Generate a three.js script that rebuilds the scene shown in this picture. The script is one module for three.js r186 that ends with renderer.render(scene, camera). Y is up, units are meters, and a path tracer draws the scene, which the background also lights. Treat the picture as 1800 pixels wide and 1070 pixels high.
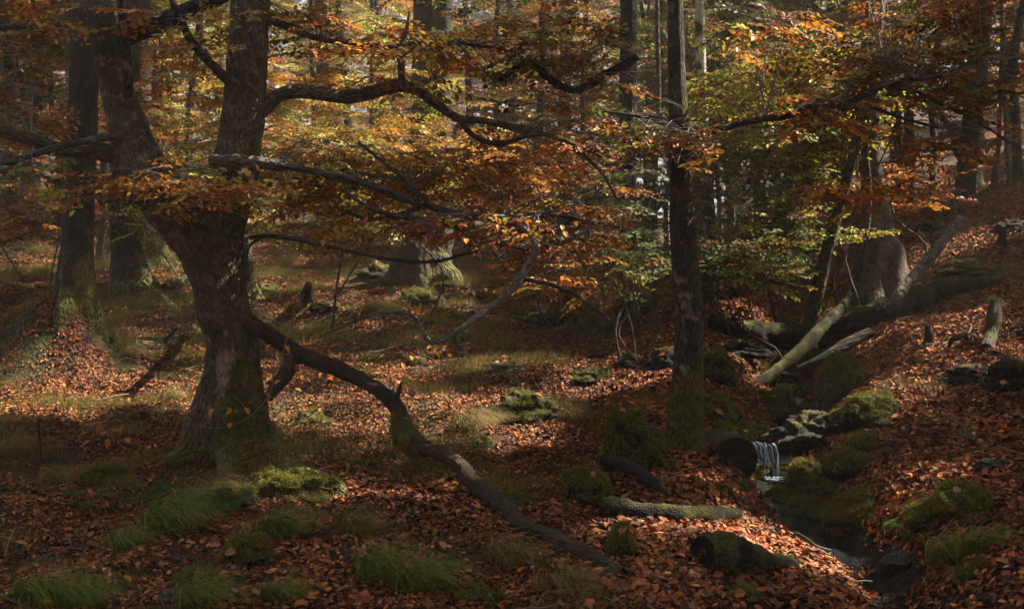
import * as THREE from 'three';
import { ImprovedNoise } from 'three/addons/math/ImprovedNoise.js';
import { mergeGeometries } from 'three/addons/utils/BufferGeometryUtils.js';

// ───────── camera, sky, sun, exposure ─────────
const scene = new THREE.Scene();
const camera = new THREE.PerspectiveCamera(30, 1800 / 1070, 0.1, 400);
const EYE = 1.75, PITCH = 4 * Math.PI / 180, F = 535 / Math.tan(15 * Math.PI / 180);
camera.position.set(0, EYE, 0);
camera.rotation.x = -PITCH;
camera.focus = 9;
camera.userData.fStop = 4;
const renderer = new THREE.WebGLRenderer();
renderer.toneMapping = THREE.LinearToneMapping;
renderer.toneMappingExposure = 3.8;
renderer.shadowMap.enabled = true;
const SUN = new THREE.Vector3(0.661, 0.719, -0.215).normalize();      // towards the sun: right, behind the wood
{
  const w = 256, h = 128, d = new Float32Array(w * h * 4);            // pale autumn sky, blue overhead, warmer towards the sun
  for (let j = 0; j < h; j++) for (let i = 0; i < w; i++) {
    const el = ((j + 0.5) / h - 0.5) * Math.PI, az = ((i + 0.5) / w - 0.5) * 2 * Math.PI;
    const v = new THREE.Vector3(Math.cos(el) * Math.cos(az), Math.sin(el), Math.cos(el) * Math.sin(az));
    const up = Math.max(0, v.y), k = Math.pow(1 - up, 2.2), g = Math.pow(Math.max(0, v.dot(SUN)), 6) * 0.35, o = (j * w + i) * 4;
    d[o] = 0.40 + 0.55 * k + g; d[o + 1] = 0.47 + 0.50 * k + g * 0.9; d[o + 2] = 0.60 + 0.38 * k + g * 0.7; d[o + 3] = 1;
  }
  const t = new THREE.DataTexture(d, w, h, THREE.RGBAFormat, THREE.FloatType);
  t.mapping = THREE.EquirectangularReflectionMapping; t.magFilter = THREE.LinearFilter; t.minFilter = THREE.LinearFilter; t.needsUpdate = true;
  scene.background = t; scene.environment = t;
  scene.backgroundIntensity = 0.27; scene.environmentIntensity = 0.27;
  scene.fog = new THREE.FogExp2(new THREE.Color(0.95, 0.9, 0.82), 0.0017);
}
const sun = new THREE.DirectionalLight(new THREE.Color(1, 0.87, 0.68), 5);
sun.target.position.set(0, 0, -16); sun.position.copy(SUN).multiplyScalar(70).add(sun.target.position); sun.castShadow = true; sun.shadow.radius = 1.2;
sun.shadow.mapSize.set(4096, 4096);
Object.assign(sun.shadow.camera, { left: -45, right: 45, top: 45, bottom: -45, near: 1, far: 160 });
scene.add(sun, sun.target);

// ───────── helpers ─────────
let seed = 12345;
function R() { seed |= 0; seed = seed + 0x6D2B79F5 | 0; let t = Math.imul(seed ^ seed >>> 15, 1 | seed); t = t + Math.imul(t ^ t >>> 7, 61 | t) ^ t; return ((t ^ t >>> 14) >>> 0) / 4294967296; }
const RR = (a, b) => a + (b - a) * R(), RG = () => (R() + R() + R() + R() - 2) * 0.85;
const V = (x, y, z) => new THREE.Vector3(x, y, z);
const clamp = (v, a = 0, b = 1) => Math.min(b, Math.max(a, v)), mix = (a, b, t) => a + (b - a) * t;
const sstep = (a, b, v) => { const t = clamp((v - a) / (b - a)); return t * t * (3 - 2 * t); };
const IN = new ImprovedNoise();
const noise = (x, y, z) => IN.noise(x + 31.7, y + 11.3, z + 57.1);
function fbm(x, y, z, o = 4) { let s = 0, a = 0.5, f = 1; for (let i = 0; i < o; i++) { s += a * noise(x * f, y * f, z * f); a *= 0.5; f *= 2.03; } return s; }
const cP = Math.cos(PITCH), sP = Math.sin(PITCH);
function at(px, py, D) {                     // a point D metres in front of the tripod
  const u = (px - 900) / F, v = -(py - 535) / F, y = v * cP - sP, z = v * sP + cP;
  return V(u / z * D, EYE + y / z * D, -D);
}
function project(p) { const y = p.y - EYE, d = -p.z, zc = d * cP - y * sP, yc = y * cP + d * sP; return [900 + F * p.x / zc, 535 - F * yc / zc]; }
const PX = D => F / D;                        // pixels of the photograph per metre
const names = {};
function numbered(n) { const k = names[n] = (names[n] ?? -1) + 1; return k ? `${n}_${String(k).padStart(3, '0')}` : n; }
function thing(name, label, category, p, group) {
  const o = new THREE.Group(); o.name = numbered(name); o.position.copy(p); scene.add(o);
  o.userData = { label, category }; if (group) o.userData.group = group; return o;
}
function part(name, geo, mat, parent) {       // geometry given in world coordinates
  const p = parent.position; geo.translate(-p.x, -p.y, -p.z);
  const m = new THREE.Mesh(geo, mat); m.name = name; parent.add(m); return m;
}
function single(name, label, category, geo, mat, p, group) {
  geo.translate(-p.x, -p.y, -p.z);
  const m = new THREE.Mesh(geo, mat); m.name = numbered(name); m.position.copy(p); scene.add(m);
  m.userData = { label, category }; if (group) m.userData.group = group; return m;
}
function instanced(name, geo, mat, items, parent, origin) {   // items: [Matrix4, Color]
  const m = new THREE.InstancedMesh(geo, mat, items.length); m.name = name; m.userData.kind = 'stuff';
  const T = origin ? new THREE.Matrix4().makeTranslation(-origin.x, -origin.y, -origin.z) : null;
  items.forEach(([M, c], i) => { m.setMatrixAt(i, T ? T.clone().multiply(M) : M); m.setColorAt(i, c); });
  parent.add(m); return m;
}
function geoFrom(pos, col, idx, uv) {
  const g = new THREE.BufferGeometry();
  g.setAttribute('position', new THREE.Float32BufferAttribute(pos, 3));
  if (col) g.setAttribute('color', new THREE.Float32BufferAttribute(col, 3));
  if (uv) g.setAttribute('uv', new THREE.Float32BufferAttribute(uv, 2));
  if (idx) g.setIndex(idx);
  g.computeVertexNormals(); return g;
}

// ───────── textures (colour multipliers and relief) ─────────
function tex(n, fn, rep, srgb) {
  const d = new Uint8Array(n * n * 4);
  for (let j = 0; j < n; j++) for (let i = 0; i < n; i++) {
    const v = fn(i / n, j / n), o = (j * n + i) * 4;
    for (let k = 0; k < 3; k++) d[o + k] = clamp(Array.isArray(v) ? v[k] : v) * 255; d[o + 3] = 255;
  }
  const t = new THREE.DataTexture(d, n, n); t.magFilter = THREE.LinearFilter; t.wrapS = t.wrapT = THREE.MirroredRepeatWrapping;
  t.repeat.set(rep, rep); if (srgb) t.colorSpace = THREE.SRGBColorSpace; t.needsUpdate = true; return t;
}
const barkH = (u, v) => { const w = fbm(u * 5, v * 5, 3, 3) * 0.25; const a = Math.abs(noise((u + w * 0.3) * 26, v * 6, 1.5)), b = fbm(u * 34, v * 17, 5, 4); return 0.30 + 0.75 * Math.min(1, a * 2.4) * 0.6 + 0.45 * b; };
const barkBump = tex(512, barkH, 1.6);
const barkMap = tex(512, (u, v) => { const h = barkH(u, v), l = fbm(u * 9, v * 9, 22, 4) ; const s = 0.58 + 0.5 * h + (l > 0.12 ? 0.18 : 0) + 0.25 * fbm(u * 60, v * 60, 8, 2); return [s, s * 0.98, s * 0.95]; }, 1.6, true);
const grainBump = tex(512, (u, v) => 0.5 + 0.9 * fbm(u * 40, v * 40, 2, 4), 2);
const grainMap = tex(512, (u, v) => { const s = 0.72 + 0.55 * fbm(u * 30, v * 30, 4, 5); return [s, s, s]; }, 2, true);
const woodBump = tex(512, (u, v) => 0.5 + 0.7 * fbm(u * 50, v * 3, 7, 4) + 0.2 * fbm(u * 8, v * 8, 3, 3), 2);
const woodMap = tex(512, (u, v) => { const s = 0.70 + 0.55 * fbm(u * 44, v * 3.2, 7, 4) + 0.25 * fbm(u * 6, v * 6, 1, 3); return [s, s * 0.98, s * 0.95]; }, 2, true);
const soilMap = tex(1024, (u, v) => { const a = fbm(u * 60, v * 60, 1, 4), b = noise(u * 150, v * 150, 6); const s = 0.66 + 0.6 * a + 0.2 * b; return [s, s * (0.94 + 0.1 * b), s * (0.92 + 0.1 * b)]; }, 0.45, true);

const std = o => new THREE.MeshStandardMaterial({ roughness: 1, vertexColors: true, side: THREE.DoubleSide, ...o });
const M = {
  bark: std({ map: barkMap, bumpMap: barkBump, bumpScale: 0.05, roughness: 0.88 }),
  wood: std({ map: woodMap, bumpMap: woodBump, bumpScale: 0.03, roughness: 0.82 }),
  moss: std({ map: grainMap, bumpMap: grainBump, bumpScale: 0.014 }),
  twig: std({ roughness: 0.75 }),
  soil: std({ map: soilMap, bumpMap: soilMap, bumpScale: 0.03 }),
  grass: new THREE.MeshPhysicalMaterial({ vertexColors: true, roughness: 0.9, transmission: 0.3, thickness: 0, specularIntensity: 0.25, side: THREE.DoubleSide }),
  fuzz: new THREE.MeshPhysicalMaterial({ vertexColors: true, roughness: 1, transmission: 0.3, thickness: 0, specularIntensity: 0.25, side: THREE.DoubleSide }),
  leaf: new THREE.MeshPhysicalMaterial({ vertexColors: true, roughness: 0.95, transmission: 0.42, thickness: 0, specularIntensity: 0.4, clearcoat: 0.35, clearcoatRoughness: 0.38, side: THREE.DoubleSide }),
  litter: new THREE.MeshPhysicalMaterial({ vertexColors: true, roughness: 0.9, specularIntensity: 0.5, clearcoat: 0.1, clearcoatRoughness: 0.4, side: THREE.DoubleSide }),
  water: new THREE.MeshPhysicalMaterial({ color: new THREE.Color(0.018, 0.022, 0.024), roughness: 0.06, ior: 1.33, clearcoat: 0.6, clearcoatRoughness: 0.03 }),
  foam: new THREE.MeshPhysicalMaterial({ color: new THREE.Color(0.45, 0.60, 0.74), roughness: 0.3, transmission: 0.5, thickness: 0, side: THREE.DoubleSide }),
};

// ───────── terrain ─────────
// rows of the photograph at which the ground lies at so many metres, column by column
const COLS = [
  [-500, [[1070, 5.2], [860, 8], [700, 11], [600, 14], [500, 19], [430, 25], [370, 33], [310, 45], [230, 70], [120, 120]]],
  [100, [[1070, 5.2], [830, 8.4], [650, 12], [550, 15.5], [490, 19], [440, 24], [390, 32], [340, 42], [270, 65], [150, 120]]],
  [400, [[1070, 5.2], [810, 8.6], [655, 12], [560, 15.5], [505, 18.5], [455, 24], [425, 31], [395, 42], [340, 65], [230, 120]]],
  [750, [[1070, 5.2], [800, 8.6], [650, 12], [560, 15], [500, 19], [470, 23], [440, 31], [400, 42], [340, 65], [230, 120]]],
  [1063, [[1070, 5.2], [830, 8.2], [690, 11], [590, 14.5], [530, 18], [490, 22], [460, 28], [430, 40], [380, 65], [280, 120]]],
  [1200, [[1070, 5.2], [800, 8.6], [700, 10.5], [620, 12.5], [560, 14.5], [500, 18], [455, 24], [451, 30], [448, 45], [447, 70], [446, 120]]],
  [1390, [[1070, 5.6], [880, 8], [815, 9], [745, 10.6], [690, 11.8], [640, 13], [585, 14.8], [520, 17.5], [450, 22], [400, 28], [360, 38], [310, 60], [220, 120]]],
  [1600, [[1070, 5.2], [900, 6.9], [720, 9.2], [600, 11.8], [510, 14.5], [440, 18], [380, 23], [340, 30], [310, 40], [270, 60], [190, 120]]],
  [1850, [[1070, 5], [800, 7.8], [600, 10.8], [450, 14.5], [380, 18], [325, 24], [290, 32], [260, 45], [210, 70], [110, 120]]],
  [2400, [[1070, 4.6], [700, 8], [480, 11.5], [360, 15.5], [300, 20], [250, 28], [210, 40], [170, 60], [80, 120]]],
].map(([px, l]) => ({ px, D: l.map(e => e[1]), y: l.map(e => at(px, e[0], e[1]).y) }));
function colH(c, D) {
  const n = c.D.length; if (D <= c.D[0]) return c.y[0]; if (D >= c.D[n - 1]) return c.y[n - 1] + (D - c.D[n - 1]) * 0.1;
  let i = 0; while (c.D[i + 1] < D) i++;
  return mix(c.y[i], c.y[i + 1], (D - c.D[i]) / (c.D[i + 1] - c.D[i]));
}
const STREAM = [[1760, 3.6], [1700, 4.6], [1640, 5.4], [1590, 6.1], [1510, 7.3], [1420, 8.2], [1372, 8.85], [1350, 9.15], [1355, 9.5], [1372, 10.3], [1400, 11.2], [1412, 12.2], [1375, 13.2], [1368, 15], [1395, 19], [1420, 24]].map(([px, D]) => [(px - 900) / F * D, D]);
function streamDist(x, D) {
  let b = 1e9, s = 0;
  for (let i = 0; i < STREAM.length - 1; i++) {
    const [ax, ad] = STREAM[i], [bx, bd] = STREAM[i + 1], dx = bx - ax, dd = bd - ad;
    const t = clamp(((x - ax) * dx + (D - ad) * dd) / (dx * dx + dd * dd)), q = Math.hypot(x - ax - dx * t, D - ad - dd * t);
    if (q < b) { b = q; s = i + t; }
  }
  return [b, s];
}
function baseH(x, D) {
  const px = 900 + F * x / Math.max(D, 4.2);
  if (px <= COLS[0].px) return colH(COLS[0], D);
  const n = COLS.length; if (px >= COLS[n - 1].px) return colH(COLS[n - 1], D);
  let i = 0; while (COLS[i + 1].px < px) i++;
  const t = (px - COLS[i].px) / (COLS[i + 1].px - COLS[i].px);
  return mix(colH(COLS[i], D), colH(COLS[i + 1], D), t * t * (3 - 2 * t));
}
// mounds of earth and moss heaped round the old trunks
const HUMP = [[112, 12.2, 0.56, 0.6], [50, 12.1, 0.22, 0.6], [400, 8.6, 0.16, 0.55], [520, 8.0, 0.14, 0.4], [745, 19, 0.3, 1.2], [230, 17, 0.2, 0.8]].map(([px, D, h, r]) => [(px - 900) / F * D, D, h, r]);
const hump = (x, D) => HUMP.reduce((s, [a, d, h, r]) => s + h * Math.exp(-((x - a) ** 2 + (D - d) ** 2) / (r * r)), 0);
function H(x, z) {
  const D = -z; let y = baseH(x, D);
  const k = clamp(D / 10, 0.6, 3);
  y += 0.14 * k * fbm(x * 0.55, D * 0.55, 1, 3) + (x / Math.max(4, D) < 0.09 ? 0.10 : 0.06) * fbm(x * 2.4, D * 2.4, 5, 3) + hump(x, D);
  if (x > 0.3 && D < 26 && x < 7) {
    const [q, s] = streamDist(x, D), w = 0.24 + 0.06 * noise(s * 2, 3, 1);
    const dep = (s > 12 ? 0.30 : 0.34);
    y -= dep * Math.exp(-(q * q) / (2 * w * w) * 1.1);
  }
  return y;
}
function nrm(x, z, e = 0.06) { return V(H(x - e, z) - H(x + e, z), 2 * e, H(x, z - e) - H(x, z + e)).normalize(); }
function pick(px, row) {
  let d0 = 3.2, d1 = d0;
  for (; d1 < 140; d1 *= 1.012) { const p = at(px, row, d1); if (p.y <= H(p.x, p.z)) break; d0 = d1; }
  for (let i = 0; i < 18; i++) { const m = (d0 + d1) / 2, p = at(px, row, m); if (p.y <= H(p.x, p.z)) d1 = m; else d0 = m; }
  const p = at(px, row, d1); p.y = H(p.x, p.z); return p;
}
// how mossy or grassy the ground is: patches of their own outline
function mossAt(x, z) {
  const D = -z, px = 900 + F * x / Math.max(D, 4.2);
  const side = 1 - sstep(1000, 1130, px);
  const n = fbm(x * 0.9, D * 0.9, 40, 4) + 0.5 * fbm(x * 4, D * 4, 41, 3);
  return sstep(0.02, 0.16, n + mix(-0.15, 0.035, side) + Math.min(0.3, 1.3 * hump(x, D)));
}
const ground = new THREE.Group();
{
  const xs = [], zs = [];
  for (let x = -6; x <= 7.001; x += 0.065) xs.push(x);
  for (let x = 7, s = 0.09; x < 95;) { s *= 1.07; x += s; xs.push(x); }
  for (let x = -6, s = 0.09; x > -95;) { s *= 1.07; x -= s; xs.unshift(x); }
  for (let d = 3.6; d < 15; d += 0.065) zs.push(d);
  for (let d = 15, s = 0.07; d < 135;) { zs.push(d); s *= 1.022; d += s; }
  for (let d = 3.6, s = 0.1; d > -25;) { s *= 1.1; d -= s; zs.unshift(d); }
  const pos = [], col = [], uv = [], idx = [], nx = xs.length;
  for (const d of zs) for (const x of xs) {
    const y = H(x, -d); pos.push(x, y, -d); uv.push(x, d);
    const m = mossAt(x, -d), a = fbm(x * 1.7, d * 1.7, 9, 4), b = fbm(x * 9, d * 9, 19, 2);
    const t = clamp(0.5 + a * 1.3 + b * 0.6);
    let c = [mix(0.085, 0.19, t), mix(0.034, 0.066, t), mix(0.020, 0.034, t)];
    const g = [0.085 + 0.05 * b, 0.088 + 0.03 * b, 0.022];
    if (x > 0.3 && d < 26 && x < 7 && streamDist(x, d)[0] < 0.3 + 0.1 * b) c = [0.035, 0.028, 0.022];
    col.push(mix(c[0], g[0], m), mix(c[1], g[1], m), mix(c[2], g[2], m));
  }
  for (let j = 0; j < zs.length - 1; j++) for (let i = 0; i < nx - 1; i++) { const a = j * nx + i; idx.push(a, a + 1, a + nx, a + 1, a + nx + 1, a + nx); }
  ground.name = 'forest_floor'; ground.userData = { kind: 'structure', label: 'leaf-strewn woodland slope with a small gully', category: 'ground' };
  scene.add(ground);
  const m = new THREE.Mesh(geoFrom(pos, col, idx, uv), M.soil); m.name = 'soil'; ground.add(m);
}

// ───────── swept tubes: trunks, limbs, roots, logs ─────────
// pts: [Vector3, radius]; o: radial, step, rough, colour(p, n, t, theta), flare(theta, p), cap
function tube(pts, o = {}) {
  const P = pts.map(e => e[0]), curve = new THREE.CatmullRomCurve3(P, false, 'centripetal');
  let len = 0; for (let i = 1; i < P.length; i++) len += P[i].distanceTo(P[i - 1]);
  const seg = Math.max(P.length * 2, Math.min(420, Math.ceil(len / (o.step ?? 0.06)))), rad = o.radial ?? 14;
  const pos = [], col = [], uv = [], idx = []; let nV = null, prev = null, along = 0;
  const colour = o.colour ?? (() => [0.08, 0.06, 0.045]), rough = o.rough ?? 0.1, fr = o.freq ?? 4;
  for (let s = 0; s <= seg; s++) {
    const t = s / seg, c = curve.getPoint(t), T = curve.getTangent(t), k = t * (P.length - 1), i = Math.min(P.length - 2, Math.floor(k));
    const fk = k - i, e = fk * fk * (3 - 2 * fk), r0 = mix(pts[i][1], pts[i + 1][1], o.linear ? fk : e);
    if (!nV) { nV = Math.abs(T.y) > 0.9 ? V(1, 0, 0) : V(0, 1, 0); }
    nV.sub(T.clone().multiplyScalar(nV.dot(T))).normalize(); const b = T.clone().cross(nV).normalize();
    if (prev) along += c.distanceTo(prev); prev = c;
    for (let a = 0; a <= rad; a++) {
      const th = a / rad * Math.PI * 2, dir = nV.clone().multiplyScalar(Math.cos(th)).addScaledVector(b, Math.sin(th));
      let p = c.clone().addScaledVector(dir, r0), rr = r0 * (1 + rough * 2 * fbm(p.x * fr, p.y * fr * 0.6, p.z * fr, 4));
      if (o.flare) rr += o.flare(dir, p, r0);
      p = c.clone().addScaledVector(dir, rr);
      pos.push(p.x, p.y, p.z); uv.push(a / rad * Math.max(0.25, Math.round(2 * Math.PI * (o.uvR ?? pts[0][1]) * 4) / 4), along);
      col.push(...colour(p, dir, t));
    }
  }
  const w = rad + 1;
  for (let s = 0; s < seg; s++) for (let a = 0; a < rad; a++) { const q = s * w + a; idx.push(q, q + w, q + 1, q + 1, q + w, q + w + 1); }
  const g = geoFrom(pos, col, idx, uv);
  // one normal along the seam
  const N = g.attributes.normal;
  for (let s = 0; s <= seg; s++) { const a = s * w, b = a + rad; const n = V(N.getX(a) + N.getX(b), N.getY(a) + N.getY(b), N.getZ(a) + N.getZ(b)).normalize(); N.setXYZ(a, n.x, n.y, n.z); N.setXYZ(b, n.x, n.y, n.z); }
  if (!o.cap) return g;
  const list = [g];
  for (const e of o.cap === 'end' ? [seg] : o.cap === 'start' ? [0] : [0, seg]) {
    const t = e / seg, c = curve.getPoint(t), pp = [c.x, c.y, c.z], cc = [...(o.capColour ?? [0.05, 0.035, 0.025])], uu = [0.5, 0.5], ii = [];
    const rings = 4;
    for (let q = 1; q <= rings; q++) for (let a = 0; a < rad; a++) {
      const b = (e * w + a) * 3, f = q / rings, T = curve.getTangent(t).multiplyScalar((e ? -1 : 1) * pts[0][1] * (q < rings ? 0.10 + 0.12 * noise(a * 0.7, q * 1.3, e) : 0));
      pp.push(mix(c.x, pos[b], f) + T.x, mix(c.y, pos[b + 1], f) + T.y, mix(c.z, pos[b + 2], f) + T.z);
      const v = 0.75 + 0.5 * fbm(a * 0.6, q * 2.2, e + 4, 2) + (q % 2 ? 0.1 : -0.1); cc.push(...(o.capColour ?? [0.05, 0.035, 0.025]).map(x => x * v)); uu.push(f * 0.3 * Math.cos(a), f * 0.3 * Math.sin(a));
    }
    for (let a = 0; a < rad; a++) { const a2 = (a + 1) % rad; ii.push(0, 1 + a, 1 + a2); for (let q = 0; q < rings - 1; q++) { const x = 1 + q * rad; ii.push(x + a, x + rad + a, x + a2, x + a2, x + rad + a, x + rad + a2); } }
    list.push(geoFrom(pp, cc, ii, uu));
  }
  return mergeGeometries(list);
}
const C = { bark: [0.115, 0.095, 0.075], pale: [0.36, 0.35, 0.33], moss: [0.16, 0.155, 0.028], mossD: [0.065, 0.075, 0.018], grey: [0.17, 0.165, 0.155], wood: [0.10, 0.068, 0.05], pink: [0.42, 0.32, 0.27] };
const m3 = (a, b, t) => [mix(a[0], b[0], t), mix(a[1], b[1], t), mix(a[2], b[2], t)];
// bark with moss and lichen that have outlines of their own
function barkColour({ base = C.bark, moss = 0, lichen = 0, side = null, low = 0, scale = 1, patch = null } = {}) {
  return (p, n) => {
    const v = 0.75 + 1.0 * fbm(p.x * 6, p.y * 4, p.z * 6, 4);
    let c = base.map(x => x * clamp(v, 0.35, 1.7));
    const l = fbm(p.x * 7 * scale, p.y * 6 * scale, p.z * 7 * scale + 9, 4);
    if (lichen) c = m3(c, C.pale, sstep(0.24 - lichen * 0.2, 0.34 - lichen * 0.2, l + 0.25 * fbm(p.x * 30, p.y * 30, p.z * 30, 2)) * 0.6);
    if (patch) c = patch(c, p);
    let k = moss + fbm(p.x * 5, p.y * 3.5, p.z * 5 + 30, 4) * 1.1 + 0.5 * fbm(p.x * 30, p.y * 30, p.z * 30, 3);
    if (low) k += 0.75 * (1 - sstep(0, low, p.y - H(p.x, p.z)));
    if (side) k += 0.42 * n.dot(side);
    const mg = m3(C.mossD, C.moss, clamp(0.5 + 1.6 * fbm(p.x * 11, p.y * 11, p.z * 11 + 3, 3)));
    return m3(c, mg, sstep(0.45, 0.55, k));
  };
}
const RIGHTUP = V(0.8, 0.5, 0.1).normalize();

// ───────── leaves ─────────
function leafShape(pos, col, base, dir, nor, len, wid, c, curl = 0) {    // six faces, folded along the midrib
  const sd = dir.clone().cross(nor).normalize();
  const q = (u, w, h) => base.clone().addScaledVector(dir, u * len).addScaledVector(sd, w * wid).addScaledVector(nor, h * len);
  const b = q(0, 0, 0), m1 = q(0.45, 0, -0.05), tip = q(1, 0.03, -curl), l1 = q(0.28, -0.42, 0.05), l2 = q(0.66, -0.40, 0.06 - curl * 0.4), r1 = q(0.28, 0.42, 0.06), r2 = q(0.66, 0.38, 0.04 - curl * 0.3);
  for (const tr of [[b, m1, l1], [l1, m1, l2], [l2, m1, tip], [b, r1, m1], [r1, r2, m1], [r2, tip, m1]]) for (const p of tr) { pos.push(p.x, p.y, p.z); col.push(...c); }
}
function sprayGeo(nLeaf, size, leafLen, variety) {                        // a flat beech spray along +x, leaves facing up
  const pos = [], col = [];
  const twig = (a, b, r) => { const d = b.clone().sub(a).normalize(), s = d.clone().cross(V(0, 1, 0)).normalize().multiplyScalar(r), u = V(0, r, 0);
    const A = [a.clone().add(s), a.clone().sub(s).add(u), a.clone().sub(u)]; for (let i = 0; i < 3; i++) { const p = A[i], q = A[(i + 1) % 3]; for (const e of [p, q, b]) { pos.push(e.x, e.y, e.z); col.push(0.11, 0.085, 0.07); } } };
  const stems = [[V(0, 0, 0), V(size, -0.06 * size, 0.02)]];
  const ns = 3 + Math.floor(nLeaf / 14);
  for (let i = 0; i < ns; i++) { const s = i % 2 ? 1 : -1, x = size * (0.12 + 0.7 * i / ns), l = size * (0.62 - 0.4 * i / ns); stems.push([V(x, -0.03 * x, 0), V(x + l * 0.72, -0.04 * x - RR(0, 0.07) * size, s * l * 0.68)]); }
  stems.forEach(([a, b], i) => twig(a, b, (i ? 0.0022 : 0.0035) * (size / 0.4)));
  const tot = stems.reduce((s, e) => s + e[0].distanceTo(e[1]), 0);
  for (const [a, b] of stems) {
    const n = Math.max(2, Math.round(nLeaf * a.distanceTo(b) / tot)), d = b.clone().sub(a).normalize(), sd = d.clone().cross(V(0, 1, 0));
    for (let i = 0; i < n; i++) {
      const t = 0.12 + 0.9 * (i + 0.5) / n, s = i % 2 ? 1 : -1, p = a.clone().lerp(b, Math.min(1, t));
      const dir = d.clone().multiplyScalar(RR(0.4, 0.9)).addScaledVector(sd, s * RR(0.5, 1)).add(V(0, RR(-0.45, 0.2), 0)).normalize();
      const nor = V(RG() * 0.7, 1, RG() * 0.7).normalize(); nor.sub(dir.clone().multiplyScalar(nor.dot(dir))).normalize();
      const l = leafLen * RR(0.55, 1.2), v = RR(0.5, 1.35), hue = RR(-1, 1) * variety;
      leafShape(pos, col, p, dir, nor, l, l * RR(0.58, 0.68), [v * (1 + hue * 0.12), v * (1 + hue * 0.45), v], RR(0, 0.15));
    }
  }
  return geoFrom(pos, col);
}
const SPRAY = [0, 1, 2, 3].map(() => sprayGeo(27, 0.36, 0.06, 0.9));
const BIG = [0, 1, 2].map(() => sprayGeo(64, 0.85, 0.105, 0.9));
const MID = [0, 1, 2].map(() => sprayGeo(56, 0.6, 0.07, 0.9));
const PAL = {
  orange: [[0.54, 0.195, 0.028], [0.46, 0.145, 0.024], [0.58, 0.28, 0.04], [0.38, 0.125, 0.025]],
  gold: [[0.54, 0.29, 0.045], [0.50, 0.34, 0.06], [0.42, 0.20, 0.03], [0.36, 0.33, 0.06]],
  lime: [[0.38, 0.38, 0.05], [0.50, 0.46, 0.065], [0.22, 0.27, 0.04], [0.40, 0.30, 0.05]],
  pale: [[0.55, 0.42, 0.12], [0.46, 0.40, 0.10], [0.58, 0.34, 0.10], [0.38, 0.36, 0.12]],
  olive: [[0.16, 0.17, 0.035], [0.11, 0.13, 0.03], [0.22, 0.18, 0.03], [0.25, 0.13, 0.03]],
  green: [[0.08, 0.12, 0.03], [0.06, 0.09, 0.03], [0.12, 0.15, 0.03], [0.17, 0.17, 0.035]],
  rust: [[0.30, 0.105, 0.025], [0.22, 0.085, 0.025], [0.34, 0.15, 0.03], [0.17, 0.075, 0.025]],
};
const colOf = pal => { const p = PAL[pal], c = p[Math.floor(R() * p.length)], v = RR(0.75, 1.2); return new THREE.Color(c[0] * v, c[1] * v, c[2] * v); };
function pose(p, yaw, tilt, roll, s) {
  const q = new THREE.Quaternion().setFromEuler(new THREE.Euler(roll, yaw, tilt, 'YXZ'));
  return new THREE.Matrix4().compose(p, q, V(s, s, s));
}
// sprays in an ellipsoid: [px, row, D, rx, ry, rz (metres), count, palette]
function cloud(out, c, [rx, ry, rz], n, pal, o = {}) {
  for (let i = 0; i < n; i++) {
    let a; do a = V(RR(-1, 1), RR(-1, 1), RR(-1, 1)); while (a.lengthSq() > 1);
    const p = V(c.x + a.x * rx, c.y + a.y * ry, c.z + a.z * rz);
    if (fbm(p.x * (o.f ?? 1.1), p.y * (o.f ?? 1.1) * 2, p.z * (o.f ?? 1.1) + 70, 3) < (o.gap ?? -0.08)) continue;
    if (o.skip && o.skip(p)) continue;
    const yaw = o.yaw === undefined ? RR(-Math.PI, Math.PI) : o.yaw + RG() * 0.8;
    out.push([pose(p, yaw, RG() * 0.42 - 0.14, RG() * 0.5, RR(0.7, 1.25) * (o.s ?? 1)), colOf(Array.isArray(pal) ? pal[Math.floor(R() * pal.length)] : pal)]);
  }
}
function foliage(parent, list, geos) {
  if (!list.length) return;
  const b = geos.map(() => []); list.forEach((e, i) => b[i % geos.length].push(e));
  b.forEach((l, i) => l.length && instanced('foliage', geos[i], M.leaf, l, parent, parent.position));
}

// ───────── where the sun comes through the canopy ─────────
// patches of sunlight on the ground of the photograph [px, row, half width, half height]; canopy leaves are left out above them
const PATCH = [
  [640, 560, 270, 130], [560, 460, 210, 60], [660, 510, 130, 40], [800, 740, 190, 80], [580, 740, 120, 90], [240, 545, 80, 50], [25, 480, 70, 40], [900, 640, 150, 80], [720, 830, 150, 36], [900, 800, 60, 30], [250, 690, 60, 26],
  [1320, 650, 60, 24], [1320, 555, 75, 24], [1425, 460, 50, 45], [1130, 490, 70, 34], [1620, 600, 130, 36], [1710, 632, 90, 34], [1470, 765, 60, 34], [1340, 845, 40, 30],
  [1385, 880, 50, 20], [1620, 822, 75, 17], [1370, 962, 60, 12], [1570, 1045, 65, 20], [1500, 985, 45, 24], [1650, 470, 70, 26], [1730, 420, 60, 18], [1600, 455, 40, 30], [1545, 715, 60, 24], [1560, 660, 60, 22],
  [1250, 865, 50, 12], [1110, 940, 40, 14], [1560, 500, 60, 40], [1480, 560, 60, 30],
];
const SPOTS = PATCH.map(([px, row, a, b]) => { const c = pick(px, row), s = PX(-c.z); const k = px > 1080 ? 1.05 : 0.9; return [c, a * k / s + 0.34, b * k / (s * 0.22) + 0.36]; });
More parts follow.
